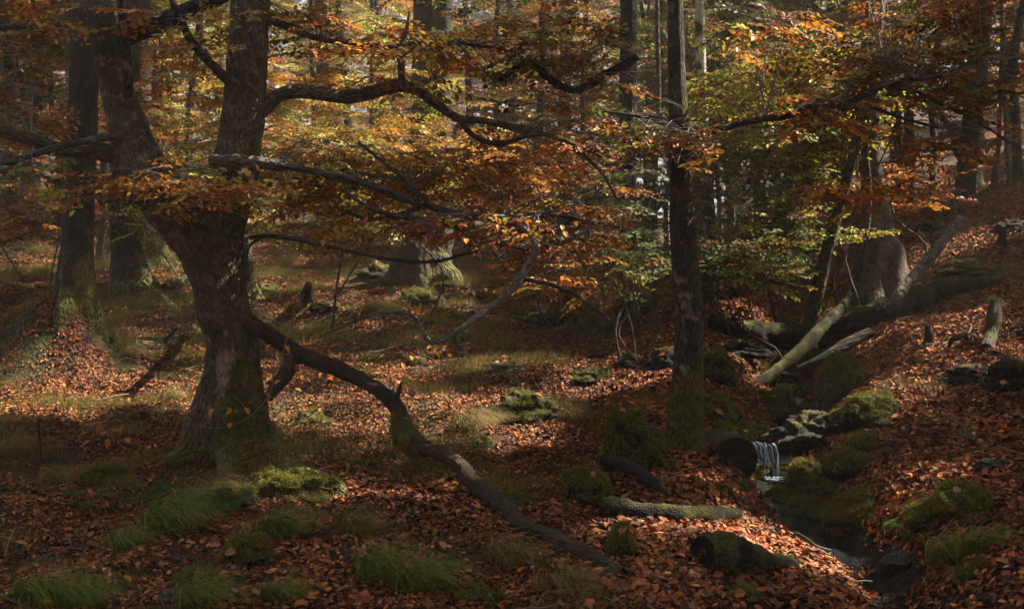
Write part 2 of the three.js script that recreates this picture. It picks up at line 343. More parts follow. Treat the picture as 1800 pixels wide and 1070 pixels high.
const BEAM = [   // things in the air that the sun reaches: [px, row, D, radius]
  [600, 310, 12, 1.8], [500, 330, 11, 0.9], [760, 300, 15, 2.2], [600, 200, 22, 4], [520, 120, 30, 4], [380, 300, 24, 2.5], [760, 120, 26, 2.5], [300, 240, 26, 2.5], [900, 330, 11, 1.0], [640, 60, 26, 2.2], [330, 120, 20, 1.6], [60, 200, 22, 1.4], [700, 160, 8.4, 0.6], [860, 530, 8.0, 0.7], [300, 330, 8.0, 0.5], [400, 330, 8.0, 0.4], [700, 90, 8.6, 0.6], [440, 500, 8.4, 0.35], [420, 250, 8.4, 0.3],
  [1360, 190, 14.5, 1.7], [1420, 240, 15, 1.3], [560, 430, 22, 2.6], [470, 400, 20, 2.0], [680, 400, 18, 1.6], [1235, 110, 17, 1.0], [1555, 440, 15, 0.8], [1700, 290, 28, 2.2], [1460, 320, 30, 2.4], [1620, 60, 24, 1.6], [1390, 400, 14, 0.8], [1480, 210, 12, 0.7],
].map(([px, row, D, r]) => [at(px, row, D), r]);
function sunlit(p) {
  for (const [c, r] of BEAM) { const d = p.clone().sub(c), t = d.dot(SUN); if (t > 0 && d.addScaledVector(SUN, -t).length() < r * (1 + 0.5 * noise(p.x, p.y, p.z))) return true; }
  const g = p.clone(); let s = 1;
  for (let i = 0; i < 60 && g.y > H(g.x, g.z); i++) g.addScaledVector(SUN, -Math.max(0.06, (g.y - H(g.x, g.z)) * 0.75));
  for (const [c, a, b] of SPOTS) { const q = ((g.x - c.x) / a) ** 2 + ((g.z - c.z) / b) ** 2; if (q < 1 + 0.9 * fbm(g.x * 1.3, g.z * 1.3, 3, 3)) return true; }
  return false;
}

// ───────── trees ─────────
const FUZZ = (() => { const pos = [], col = []; for (let i = 0; i < 36; i++) { const a = RR(0, 6.28), r = 0.035 * Math.sqrt(R()), x = Math.cos(a) * r, z = Math.sin(a) * r, h = RR(0.005, 0.012), t = RR(0, 6.28), w = 0.0022, c = [[0.19, 0.19, 0.03], [0.25, 0.22, 0.04], [0.11, 0.13, 0.025]][i % 3], lx = RG() * 0.012, lz = RG() * 0.012; for (const e of [[x - Math.cos(t) * w, 0, z - Math.sin(t) * w], [x + Math.cos(t) * w, 0, z + Math.sin(t) * w], [x + lx, h, z + lz]]) { pos.push(...e); col.push(...c); } } return geoFrom(pos, col); })();
function mossPad(parent, geo, dens, minY = -0.1, off = parent.position) {   // moss on the upward faces of a thing; geo in the parent's own axes
  const P = geo.attributes.position, N = geo.attributes.normal, L = [], n = Math.min(900, dens), idx = geo.index;
  for (let i = 0; i < n * 3 && L.length < n; i++) {
    const k = Math.floor(R() * P.count), nr = V(N.getX(k), N.getY(k), N.getZ(k)); if (nr.y < minY + RG() * 0.2) continue;
    const p = V(P.getX(k), P.getY(k), P.getZ(k)), w = p.clone().add(off); if (w.y < H(w.x, w.z) - 0.01) continue;
    if (fbm(w.x * 4, w.y * 4, w.z * 4, 3) < -0.12) continue;
    const q = new THREE.Quaternion().setFromUnitVectors(V(0, 1, 0), nr.normalize()), s = RR(0.8, 1.5), v = RR(0.7, 1.25);
    L.push([new THREE.Matrix4().compose(p, q, V(s, s, s)), new THREE.Color(v, v, v)]);
  }
  if (L.length) instanced('moss', FUZZ, M.fuzz, L, parent);
}
const ORD = ['first', 'second', 'third', 'fourth', 'fifth', 'sixth', 'seventh', 'eighth', 'ninth', 'tenth', 'eleventh', 'twelfth', 'thirteenth', 'fourteenth', 'fifteenth', 'sixteenth'];
const canopyTrees = [];                        // every tree takes a share of the high canopy
function makeTree(o) {
  const D = o.D ?? -pick(o.path[0][0], o.path[0][1]).z, base = at(o.path[0][0], o.path[0][1], D); base.y = H(base.x, base.z);
  const t = thing(o.name, o.label, 'tree', base, o.group);
  const P = o.path.map(([px, row, hw, dD = 0]) => [at(px, row, D + dD), hw / PX(D + dD)]);
  P.unshift([P[0][0].clone().setY(Math.min(P[0][0].y, base.y) - 0.35), P[0][1]]);
  const colour = barkColour({ low: 0.5, side: RIGHTUP, ...o.bark });
  const fl = o.flare ?? 0.5, ph = RR(0, 9);
  part('trunk', tube(P, {
    radial: o.radial ?? 24, step: o.step ?? 0.05, rough: o.rough ?? 0.09, colour, uvR: P[1][1],
    flare: (d, p, r) => { const h = Math.max(0, p.y - H(p.x, p.z)); const th = Math.atan2(d.z, d.x); return fl * r * Math.exp(-h / (r * 2.2)) * Math.max(0.05, 0.5 + 0.55 * Math.sin(th * 3 + ph) + 0.5 * Math.sin(th * 5 + ph * 2)); },
  }), M.bark, t);
  for (const b of o.branches ?? []) {
    const pts = b.pts.map(([px, row, hw, dD = 0]) => [at(px, row, D + dD), hw / PX(D + dD)]);
    part(b.name ?? 'branch', tube(pts, { radial: b.radial ?? 10, step: b.step ?? 0.04, rough: b.rough ?? 0.16, freq: 7, colour: barkColour({ side: V(0.2, 1, 0), moss: -0.1, ...o.bark, low: 0, patch: null, ...b.bark }), uvR: pts[0][1], cap: 'end' }), M.bark, t);
  }
  for (const r of o.roots ?? []) {
    const n = r.length, pts = r.map(([px, row, hw], i) => { const p = pick(px, row); const w = hw / PX(-p.z); p.y += (i === n - 1 ? -0.06 : i ? -0.1 * w : 0.1); return [p, w * (i ? 0.8 : 0.7)]; });
    pts.unshift([pts[0][0].clone().lerp(V(base.x, base.y, base.z), 0.65).add(V(0, (o.rise ?? 2.2) * pts[0][1], 0)), pts[0][1] * 0.7]);
    const rm = part('root', tube(pts, { radial: 20, step: 0.025, rough: 0.24, freq: 5, colour: barkColour({ ...o.bark, low: 0.4, moss: 0.3, side: V(0, 1, 0) }) }), M.bark, t);
    if (D < 14) mossPad(rm, rm.geometry, 260, -0.2, base);
  }
  canopyTrees.push({ t, base, top: [], far: o.far }); return { t, D, base };
}
// twigs from an anchor fanning into a cloud of leaves
function twigs(parent, anchors, mat = M.twig) {
  const gs = [];
  for (const [a, c, [rx, ry, rz], n] of anchors) for (let i = 0; i < n; i++) {
    const e = V(c.x + RG() * rx, c.y + RG() * ry, c.z + RG() * rz), mid = a.clone().lerp(e, 0.5).add(V(RG() * 0.08, RR(0, 0.12), RG() * 0.08)), r = RR(0.004, 0.009);
    gs.push(tube([[a, r], [mid, r * 0.7], [e, r * 0.25]], { radial: 5, step: 0.08, rough: 0.1, colour: () => { const v = RR(0.75, 1.25); return [0.13 * v, 0.11 * v, 0.10 * v]; } }));
    for (let k = 0; k < 3; k++) { const q = mid.clone().lerp(e, RR(0, 0.8)), f = q.clone().add(V(RG() * 0.28, RG() * 0.13 - 0.03, RG() * 0.28)); gs.push(tube([[q, r * 0.45], [q.clone().lerp(f, 0.5).add(V(0, 0.02, 0)), r * 0.32], [f, r * 0.12]], { radial: 4, step: 0.12, colour: () => [0.12, 0.10, 0.09] })); }
  }
  const m = part('twig', mergeGeometries(gs), mat, parent); m.userData.kind = 'stuff'; return m;
}

// the old beech
const scar = (() => { const c = at(405, 650, 8.35), c2 = at(440, 690, 8.4); return (b, p) => {
  const q = Math.hypot((p.x - c.x) / 0.14, (p.y - c.y) / 0.2) + 0.9 * fbm(p.x * 9, p.y * 7, p.z * 9, 3), q2 = Math.hypot((p.x - c2.x) / 0.14, (p.y - c2.y) / 0.3) + 1.3 * fbm(p.x * 14, p.y * 9, p.z * 14, 3);
  let k = p.z > c.z - 0.25 ? 1 - sstep(0.82, 0.95, q) : 0; b = m3(b, C.pink, k * 0.9);
  k = p.z > c.z - 0.25 ? 1 - sstep(0.75, 0.88, q2) : 0; return m3(b, [0.20, 0.155, 0.13], k * 0.8); }; })();
const beech = makeTree({
  name: 'beech_tree', label: 'old forked beech with a bare pale bark scar and mossy foot', D: 8.6, radial: 110, step: 0.022, rough: 0.13, flare: 0.42,
  bark: { moss: 0.0, lichen: 0.25, low: 0.9, patch: scar, scale: 1.8, base: [0.165, 0.13, 0.10] },
  path: [[398, 800, 58], [404, 730, 53], [408, 680, 49], [409, 640, 45], [406, 590, 42], [394, 545, 43], [386, 500, 46], [377, 455, 52], [367, 420, 58], [362, 392, 62], [360, 368, 50], [362, 352, 24]],
  roots: [[[370, 770, 40], [330, 800, 34], [300, 812, 22], [270, 815, 10]], [[440, 770, 42], [480, 800, 34], [530, 838, 34], [590, 862, 24], [630, 880, 10]], [[400, 790, 36], [405, 830, 30], [410, 850, 12]], [[460, 770, 30], [500, 770, 18], [540, 765, 6]]],
  branches: [
    { name: 'stem', radial: 70, step: 0.025, rough: 0.09, bark: { moss: -0.02, lichen: 0.25, side: V(0.9, 0.2, 0.2) }, pts: [[372, 440, 40], [388, 390, 44], [400, 345, 43], [413, 295, 42], [424, 235, 38], [431, 150, 35], [437, 60, 34], [441, -40, 32], [452, -400, 24], [470, -900, 13], [480, -1300, 4]] },
    { name: 'stem', radial: 70, step: 0.025, rough: 0.09, bark: { moss: -0.05, lichen: 0.5, side: V(0.9, 0.35, -0.1) }, pts: [[350, 432, 42], [318, 385, 46], [280, 335, 45], [252, 292, 41], [232, 245, 36], [214, 190, 31], [197, 130, 27], [184, 70, 25], [170, -10, 23, 0.1], [140, -300, 17, 0.3], [150, -900, 7, 0.6]] },
    { radial: 24, bark: { moss: 0.15, side: V(0.1, 1, 0) }, pts: [[245, 290, 17], [195, 272, 17], [150, 262, 15], [105, 262, 13], [55, 245, 12], [10, 232, 12], [-60, 215, 11], [-200, 190, 6]] },
    { pts: [[215, 238, 7, -0.12], [160, 245, 6, -0.2], [105, 258, 6, -0.3], [55, 272, 6, -0.35], [0, 290, 5, -0.4], [-80, 310, 3, -0.4]], bark: { base: C.grey, moss: -0.4 } },
    { radial: 24, pts: [[180, 90, 20, 0.05], [215, 62, 20, 0.15], [270, 45, 17, 0.2], [330, 18, 14, 0.3], [420, -20, 12, 0.4], [560, -90, 8, 0.5]], bark: { moss: -0.4, base: [0.03, 0.024, 0.02] } },
    { pts: [[224, 172, 9, -0.15], [222, 110, 8, -0.2], [216, 50, 7, -0.2], [212, -10, 7, -0.2], [205, -150, 4, -0.2]], bark: { base: [0.05, 0.035, 0.03], moss: -0.4 } },
    { pts: [[408, 148, 9, -0.15], [370, 112, 8, -0.2], [338, 75, 7, -0.25], [312, 25, 6, -0.3], [292, -20, 5, -0.3], [260, -100, 3, -0.3]], bark: { base: [0.07, 0.05, 0.045], moss: -0.3 } },
    { radial: 20, bark: { moss: 0.02, side: V(0, 1, 0) }, pts: [[440, 215, 12], [468, 188, 12], [492, 166, 12], [525, 160, 12], [560, 163, 13], [600, 170, 13], [640, 165, 13], [675, 156, 12], [705, 150, 11], [738, 162, 9], [770, 185, 8], [805, 207, 7], [850, 212, 6], [900, 222, 6], [950, 233, 5], [1000, 250, 4], [1060, 275, 2]] },
    { pts: [[705, 152, 7], [706, 120, 6], [702, 92, 5], [712, 60, 4], [720, 20, 2]], bark: { moss: -0.3 } },
    { pts: [[808, 208, 6], [828, 235, 5], [858, 250, 5], [892, 250, 5], [925, 238, 5], [962, 236, 4], [1010, 262, 4], [1055, 300, 3], [1085, 350, 2]], bark: { moss: 0.1 } },
    { pts: [[470, 30, 9], [510, 48, 8], [560, 66, 7], [620, 74, 6], [690, 82, 5], [760, 70, 4], [830, 78, 4], [900, 90, 2]], bark: { moss: -0.35 } },
    { name: 'branch_stub', radial: 18, pts: [[372, 284, 12, -0.3], [410, 282, 12, -0.36], [450, 286, 11, -0.36], [490, 290, 11, -0.32], [505, 291, 10, -0.3]], bark: { base: C.grey, moss: -0.02, lichen: 0.4 } },
    { pts: [[498, 291, 6, -0.3], [560, 303, 6, -0.2], [640, 322, 6, -0.1], [700, 345, 7, 0], [760, 364, 7, 0.05], [830, 380, 7, 0], [890, 384, 6, 0], [960, 376, 5, 0.1], [1030, 388, 4, 0.2], [1090, 400, 2, 0.2]], bark: { base: C.grey, moss: -0.2 } },
    { pts: [[600, 330, 3, -0.1], [640, 360, 4, -0.2], [690, 378, 5, -0.2], [740, 385, 5, -0.1], [800, 400, 4, 0], [860, 425, 3, 0], [930, 440, 2, 0]], bark: { base: C.grey, moss: -0.2 } },
    { pts: [[735, 365, 5, 0], [700, 378, 5, 0.1], [650, 385, 4, 0.1], [605, 372, 3, 0.1]], bark: { moss: -0.2 } },
    { name: 'drooping_branch', radial: 12, bark: { base: [0.34, 0.33, 0.31], moss: -0.3, lichen: 0.3 }, pts: [[850, 384, 7, -0.2], [885, 384, 7, -0.3], [925, 405, 7, -0.4], [943, 436, 7, -0.45], [925, 470, 7, -0.5], [893, 515, 7, -0.55], [850, 548, 7, -0.6], [808, 580, 6, -0.65], [780, 598, 5, -0.65], [757, 600, 4.5, -0.65], [740, 578, 4, -0.65], [730, 558, 4, -0.65], [700, 549, 3.5, -0.6], [660, 552, 3, -0.5], [620, 566, 2.5, -0.4], [560, 592, 1.5, -0.3]] },
    { pts: [[797, 588, 5, -0.65], [801, 603, 4, -0.66], [815, 612, 3, -0.66]], bark: { base: [0.24, 0.235, 0.225], moss: -0.4 } },
    { pts: [[912, 488, 4, -0.5], [950, 496, 4, -0.5], [990, 508, 4, -0.4], [1030, 530, 3, -0.4], [1075, 565, 2, -0.4]], bark: { base: C.grey, moss: -0.3 } },
    { pts: [[440, 418, 4, -0.2], [480, 415, 4, -0.3], [540, 425, 4, -0.3], [610, 440, 4, -0.2], [680, 455, 3, -0.2], [760, 460, 3, -0.1], [840, 440, 2, 0]], bark: { base: C.grey, moss: -0.2 } },
    { pts: [[630, 250, 3, 0.1], [680, 290, 3, 0], [720, 325, 4, 0], [760, 362, 4, 0]], bark: { base: C.grey, moss: -0.3 } },
    { pts: [[880, 140, 5, 0], [930, 110, 6, 0.2], [975, 145, 7, 0.3], [1010, 158, 7, 0.3], [1060, 135, 8, 0.4], [1120, 100, 8, 0.4]], bark: { moss: -0.2, base: [0.035, 0.028, 0.024] } },
    { pts: [[430, 480, 3, -0.35], [432, 450, 3, -0.4], [440, 430, 3, -0.4], [470, 412, 2, -0.4]], bark: { base: C.grey, moss: -0.3 } },
  ],
});
{
  const L = [], A = [], T = beech.t;
  const put = (px, row, D, r, n, pal, ax, ay, aD, tw = 4, o = {}) => { const c = at(px, row, D); cloud(L, c, r, n, pal, { gap: -0.16, f: 2.2, ...o }); A.push([at(ax, ay, aD), c, r, tw]); };
  put(300, 330, 8.1, [0.62, 0.16, 0.35], 46, ['orange', 'gold'], 400, 300, 8.4, 7);
  put(400, 335, 8.0, [0.32, 0.14, 0.3], 20, ['orange', 'gold', 'lime'], 420, 290, 8.3, 4);
  put(210, 325, 8.3, [0.3, 0.1, 0.3], 14, ['orange', 'rust'], 290, 320, 8.3, 4);
  put(540, 285, 9.0, [0.55, 0.22, 0.5], 76, ['gold', 'orange', 'pale', 'lime'], 480, 290, 8.4, 7);
  put(620, 330, 9.4, [0.7, 0.25, 0.6], 100, ['gold', 'orange', 'pale', 'lime'], 640, 322, 8.5, 8);
  put(560, 395, 8.8, [0.6, 0.12, 0.4], 40, ['gold', 'lime', 'pale'], 540, 425, 8.3, 6);
  put(760, 290, 9.2, [0.7, 0.2, 0.6], 60, ['orange', 'gold', 'orange'], 720, 325, 8.6, 16);
  put(880, 330, 9.0, [0.6, 0.25, 0.6], 48, ['orange', 'gold', 'orange'], 890, 384, 8.6, 18);
  put(990, 350, 9.0, [0.5, 0.4, 0.6], 42, ['orange', 'rust', 'gold'], 960, 376, 8.7, 18);
  put(800, 395, 8.4, [0.6, 0.1, 0.4], 18, ['orange', 'rust'], 830, 380, 8.6, 8);
  put(960, 420, 8.3, [0.45, 0.12, 0.4], 18, ['orange', 'rust', 'olive'], 960, 376, 8.7, 7);
  put(1000, 470, 9.6, [0.4, 0.25, 0.5], 18, ['orange', 'rust', 'gold'], 1030, 388, 8.8, 7);
  put(700, 95, 8.6, [0.75, 0.2, 0.5], 46, ['orange', 'gold'], 705, 100, 8.6, 10);
  put(860, 60, 8.9, [0.8, 0.35, 0.6], 56, ['olive', 'green', 'orange'], 830, 78, 8.6, 10);
  put(1000, 90, 9.0, [0.6, 0.45, 0.6], 54, ['green', 'olive', 'rust'], 975, 145, 8.9, 12);
  put(560, 40, 8.8, [0.7, 0.25, 0.5], 40, ['orange', 'olive', 'gold'], 560, 66, 8.6, 7);
  put(960, 220, 8.9, [0.5, 0.25, 0.5], 24, ['olive', 'orange', 'rust'], 925, 238, 8.6, 12);
  put(360, 40, 8.5, [0.5, 0.3, 0.4], 24, ['orange', 'gold'], 312, 25, 8.3, 5);
  put(280, 150, 9.4, [0.5, 0.35, 0.4], 22, ['orange', 'gold'], 270, 45, 8.8, 5);
  put(60, 210, 9.6, [0.35, 0.25, 0.5], 26, ['orange', 'rust'], 55, 245, 8.6, 6);
  put(50, 60, 9.0, [0.5, 0.35, 0.5], 40, ['orange', 'olive', 'gold'], 170, 0, 8.7, 7);
  put(150, 20, 8.5, [0.4, 0.15, 0.4], 16, ['orange', 'gold'], 170, 0, 8.6, 5);
  put(60, 300, 8.4, [0.3, 0.1, 0.3], 10, ['lime', 'olive'], 55, 272, 8.2, 4);
  twigs(T, A);
  foliage(T, L, SPRAY);
}
// single leaves: one shape of each tint shared by all
const ONE = [0, 1, 2, 3].map(k => { const p = [], c = []; leafShape(p, c, V(0, 0, 0), V(1, 0, 0), V(0, 1, 0), 1, 0.62 + 0.03 * k, [1, 1, 1], 0.05 + 0.1 * k); return geoFrom(p, c); });
const tintMat = (m, c) => { const n = m.clone(); n.color = new THREE.Color(...c); return n; };
const LEAFM = [...PAL.orange, ...PAL.gold].map(c => tintMat(M.leaf, c.map(x => x * 1.05)));
function singleLeaf(parent, p, len, mats, name = 'leaf', lay = null) {
  const m = new THREE.Mesh(ONE[Math.floor(R() * 4)], mats[Math.floor(R() * mats.length)]); m.name = name; m.position.copy(p).sub(parent.position);
  if (lay) { m.quaternion.setFromUnitVectors(V(0, 1, 0), lay.clone().add(V(RG() * 0.45, 0, RG() * 0.45)).normalize()); m.rotateY(RR(0, 6.28)); } else m.rotation.set(RG() * 0.7, RR(0, 6.28), RG() * 0.6 - 0.35);
  m.scale.setScalar(len * RR(0.8, 1.2)); parent.add(m); return m;
}
{   // the leaves nearest the eye, one by one
  for (const [px, row, D, rx, ry, n] of [[330, 330, 7.9, 130, 26, 90], [440, 320, 7.9, 60, 30, 30], [200, 325, 8, 60, 16, 24], [700, 80, 8.2, 130, 40, 36], [820, 390, 8.1, 130, 24, 44], [560, 400, 8.1, 100, 24, 30], [950, 400, 8, 80, 30, 30], [430, 30, 8.1, 30, 30, 10]])
    for (let i = 0; i < n; i++) singleLeaf(beech.t, at(px + RG() * rx, row + RG() * ry, D + RG() * 0.12), 0.058, LEAFM);
}
console.log('beech');

// other trees of the left slope
makeTree({ name: 'beech_tree', label: 'dark straight beech at left with broad mossy buttress roots', D: 12.2, path: [[125, 625, 36], [126, 590, 31], [129, 540, 28], [134, 450, 26], [139, 350, 25], [143, 250, 25], [146, 150, 25], [150, 0, 24], [158, -400, 20], [165, -900, 8]], radial: 72, step: 0.025, flare: 0.75,
  bark: { moss: -0.02, low: 1.2, base: [0.07, 0.056, 0.045] }, 
  branches: [{ pts: [[150, 0, 9], [100, 40, 7], [40, 45, 6], [-30, 50, 4]] }] });
makeTree({ name: 'beech_tree', label: 'leaning beech trunk with a sunlit mossy edge behind the forked beech', path: [[228, 512, 30], [224, 480, 27], [218, 430, 24], [213, 370, 22], [212, 300, 21], [218, 200, 20], [230, 50, 18], [240, -300, 12], [250, -700, 5]], radial: 40, flare: 0.6,
  bark: { moss: 0.02, side: V(0.95, 0.1, 0) }, roots: [[[250, 505, 16], [280, 525, 15], [305, 543, 11], [330, 560, 4]], [[205, 508, 16], [190, 520, 8]]] });
makeTree({ name: 'beech_tree', label: 'second leaning beech trunk, its root arching to the right', path: [[272, 472, 24], [264, 440, 21], [257, 400, 18], [252, 330, 17], [250, 240, 17], [248, 130, 17], [246, 0, 16], [240, -300, 8]], radial: 36, flare: 0.6, bark: { moss: 0.0, side: V(0.95, 0.1, 0) }, roots: [[[285, 468, 14], [305, 480, 9], [320, 490, 4]]] });
makeTree({ name: 'beech_tree', label: 'thin far trunk between the two dark trees at left', path: [[182, 455, 13], [184, 400, 11], [186, 250, 10], [190, 50, 9], [190, -300, 5]], radial: 16 });
makeTree({ name: 'beech_tree', label: 'slim trunk close behind the right edge of the forked beech', path: [[443, 528, 11], [438, 480, 8], [434, 420, 7], [436, 330, 7], [445, 200, 6], [452, 50, 5], [455, -200, 3]], radial: 20, flare: 0.9, bark: { moss: 0.1 } });
const twin = makeTree({ name: 'oak_tree', label: 'broad old oak with twin stems behind the hanging branch', path: [[745, 490, 46], [742, 460, 38], [740, 420, 31], [738, 370, 26], [738, 300, 20], [740, 200, 18], [742, 60, 17], [745, -200, 12]], radial: 44, flare: 0.5, bark: { moss: 0.1 },
  branches: [{ name: 'stem', radial: 24, pts: [[768, 480, 26], [772, 430, 24], [776, 350, 19], [778, 200, 15], [780, 60, 14], [784, -200, 9]] }], roots: [[[770, 490, 22], [810, 510, 18], [840, 530, 6]], [[720, 490, 20], [700, 500, 8]]] });
{ // dead stick leaning on it, and dusty foliage of the slope behind
  const farTrunks = [
    ['slim dark trunk in the gold leaves right of the forked beech', 606, 425, 9], ['dark trunk under the hanging canopy, left of the slender beech', 950, 470, 10], ['thin trunk left of the forked beech among orange leaves', 338, 432, 10], ['narrow trunk high in the orange leaves at far left', 62, 400, 8],
    ['far thin trunk behind the long horizontal branch', 560, 430, 6], ['far trunk right of the twin oak, half hidden by rusty leaves', 880, 460, 7], ['dark far trunk just right of the twin oak', 825, 450, 8], ['pale far sapling trunk above the row of dark stones', 1030, 470, 5], ['far dark trunk above the golden clearing', 655, 428, 6], ['far trunk at the left border', 15, 390, 9], ['distant trunk left of the thin far trunk', 100, 392, 6], ['distant trunk between the beech stems', 300, 420, 6],
  ];
  for (const [label, px, row, hw] of farTrunks) makeTree({ name: 'forest_tree', label, path: [[px, row, hw], [px + RG() * 6, row - 90, hw * 0.85], [px + RG() * 14, row - 200, hw * 0.8], [px + RG() * 20, row - 360, hw * 0.7], [px + RG() * 30, row - 620, hw * 0.4]], radial: 12, step: 0.12, far: true, bark: { base: [0.05, 0.042, 0.036] } });
}
// trees of the gully side
makeTree({ name: 'beech_tree', label: 'tall slender beech with grey lichen bands beside the gully', path: [[1198, 792, 34], [1203, 740, 31], [1208, 680, 28], [1211, 600, 26], [1208, 500, 25], [1202, 420, 23], [1198, 330, 20], [1193, 220, 17], [1189, 100, 15], [1187, -10, 14], [1184, -300, 11], [1180, -800, 4]], radial: 60, step: 0.03, flare: 0.3,
  bark: { moss: 0.02, low: 1.2, lichen: 0.3, base: [0.095, 0.08, 0.068], side: V(0.5, 0, 0.6), scale: 1.0 },
  branches: [
    { pts: [[1205, 250, 12], [1228, 236, 7], [1262, 228, 6], [1300, 217, 6], [1345, 208, 6], [1390, 203, 5], [1415, 188, 5, 0.1], [1470, 184, 5, 0.1], [1520, 168, 5, 0.1], [1560, 148, 5, 0.2], [1610, 139, 4, 0.2], [1660, 135, 4, 0.2], [1720, 150, 3, 0.2], [1800, 165, 2, 0.2]], bark: { moss: -0.3 } },
    { pts: [[1180, 218, 5], [1150, 208, 4], [1110, 202, 3], [1060, 195, 2]] },
    { pts: [[1470, 184, 4, 0.1], [1510, 182, 3, 0.05], [1580, 205, 3, 0], [1650, 225, 2, 0]], bark: { moss: -0.3 } },
    { pts: [[1580, 143, 3, 0.2], [1640, 175, 3, 0.2], [1720, 215, 2, 0.2], [1790, 260, 2, 0.2]], bark: { moss: -0.3 } },
    { pts: [[1218, 400, 2.5, -0.1], [1235, 405, 2, -0.15], [1260, 420, 1.2, -0.2]], bark: { base: C.grey } },
  ] });
const gullyBeech = canopyTrees[canopyTrees.length - 1].t;
const birch = makeTree({ name: 'birch_tree', label: 'white blotched birch just behind the slender beech', D: 15.5, path: [[1243, 570, 14], [1246, 500, 12], [1248, 400, 11], [1243, 320, 10], [1238, 230, 9], [1233, 120, 9], [1230, 0, 8], [1226, -300, 5]], radial: 26,
  bark: { base: [0.04, 0.035, 0.03], moss: -0.3, low: 0.6, side: null, patch: (c, p) => { const k = p.y > 2.6 ? sstep(-0.10, 0.0, fbm(p.x * 5, p.y * 6, p.z * 5, 4)) : sstep(0.16, 0.24, fbm(p.x * 5, p.y * 6, p.z * 5, 4)); return m3(c, [0.72, 0.70, 0.68], k); } } });
makeTree({ name: 'beech_tree', label: 'dark wide trunk left of the slender beech, behind the evergreen bush', D: 15, path: [[1103, 560, 18], [1103, 400, 16], [1104, 200, 16], [1106, 0, 15], [1110, -400, 8]], radial: 24, bark: { moss: -0.2, base: [0.03, 0.026, 0.022] } });
makeTree({ name: 'holly_sapling', label: 'thin crooked dark sapling bending left beside the slender beech', path: [[1092, 545, 5], [1106, 500, 4.5], [1118, 460, 4.5], [1128, 420, 4], [1150, 375, 4], [1172, 345, 3.5], [1188, 300, 3], [1196, 240, 3], [1200, 180, 2]], radial: 14, step: 0.04, bark: { base: [0.022, 0.019, 0.017], moss: -0.5 } });
makeTree({ name: 'sapling', label: 'thin upright dark sapling close left of the slender beech', D: 14, path: [[1150, 500, 6], [1152, 300, 5], [1158, 180, 4], [1156, 60, 4], [1154, -100, 3]], radial: 12 });
const oak = makeTree({ name: 'oak_tree', label: 'large sunlit oak with flared foot above the fallen log', path: [[1548, 522, 44], [1548, 490, 38], [1552, 450, 32], [1548, 410, 25], [1540, 360, 22], [1533, 300, 20], [1528, 220, 19], [1530, 120, 18], [1540, 0, 17], [1555, -300, 12], [1560, -700, 5]], radial: 56, step: 0.03, flare: 0.5,
  bark: { base: [0.24, 0.19, 0.16], moss: -0.15, side: V(-0.6, 0.2, 0.2), lichen: 0.2 }, roots: [[[1520, 520, 22], [1505, 540, 16], [1495, 560, 6]], [[1580, 505, 16], [1605, 515, 8]]],
  branches: [{ pts: [[1535, 300, 8], [1500, 240, 7], [1440, 215, 6, -0.3], [1380, 250, 5, -0.4]], bark: { moss: 0.1 } }] });
makeTree({ name: 'hazel_tree', label: 'slim mossy trunk leaning right in front of the oak', D: 13.2, path: [[1428, 560, 14], [1438, 510, 12], [1452, 450, 11], [1468, 390, 10], [1485, 330, 9], [1498, 280, 8], [1512, 220, 7], [1520, 120, 6], [1525, 0, 5], [1528, -200, 3]], radial: 22, bark: { base: [0.07, 0.06, 0.04], moss: 0.15 } });
makeTree({ name: 'hazel_tree', label: 'thin dark stem just left of the oak trunk', D: 14, path: [[1505, 520, 8], [1516, 450, 7], [1525, 390, 6], [1528, 330, 5], [1520, 230, 4], [1512, 100, 3]], radial: 14, bark: { moss: 0 } });
makeTree({ name: 'ash_tree', label: 'left of two pale mossy trunks in green undergrowth beyond the gully', D: 20, path: [[1340, 478, 15], [1340, 420, 13], [1336, 350, 12], [1332, 280, 11], [1325, 150, 9], [1320, 0, 8], [1310, -200, 4]], radial: 22, bark: { base: [0.12, 0.105, 0.07], moss: 0.25 } });
makeTree({ name: 'ash_tree', label: 'right of two pale mossy trunks in green undergrowth, leaning away', D: 20, path: [[1356, 478, 14], [1366, 420, 12], [1378, 350, 11], [1392, 300, 9], [1412, 260, 7], [1440, 200, 5], [1460, 100, 3]], radial: 22, bark: { base: [0.10, 0.09, 0.06], moss: 0.25 } });
makeTree({ name: 'oak_tree', label: 'crooked elbowed oak on the skyline at upper right', path: [[1706, 335, 15], [1707, 305, 14], [1698, 280, 12], [1685, 258, 11], [1682, 235, 10], [1670, 218, 9], [1655, 205, 6], [1630, 190, 3]], radial: 22, step: 0.06, bark: { base: [0.11, 0.095, 0.085], moss: -0.05, lichen: 0.3 }, branches: [{ pts: [[1683, 258, 5], [1650, 262, 4], [1600, 270, 2]] }, { pts: [[1690, 270, 7], [1705, 220, 5], [1720, 120, 4], [1730, 0, 3]] }] });
makeTree({ name: 'sapling', label: 'slim sapling right of the crooked oak on the skyline', path: [[1749, 332, 6], [1750, 300, 5], [1756, 260, 4], [1758, 200, 4], [1762, 80, 3], [1765, -100, 2]], radial: 12 });
makeTree({ name: 'forest_tree', label: 'stout far trunk on the skyline right of the oak', path: [[1600, 352, 10], [1600, 300, 9], [1598, 150, 8], [1600, -100, 4]], radial: 14 });
makeTree({ name: 'forest_tree', label: 'slender pale trunk on the right slope with a bright bark patch', path: [[1775, 330, 4], [1770, 240, 4], [1766, 120, 4], [1762, 0, 3], [1760, -200, 2]], radial: 12, bark: { base: C.grey } });
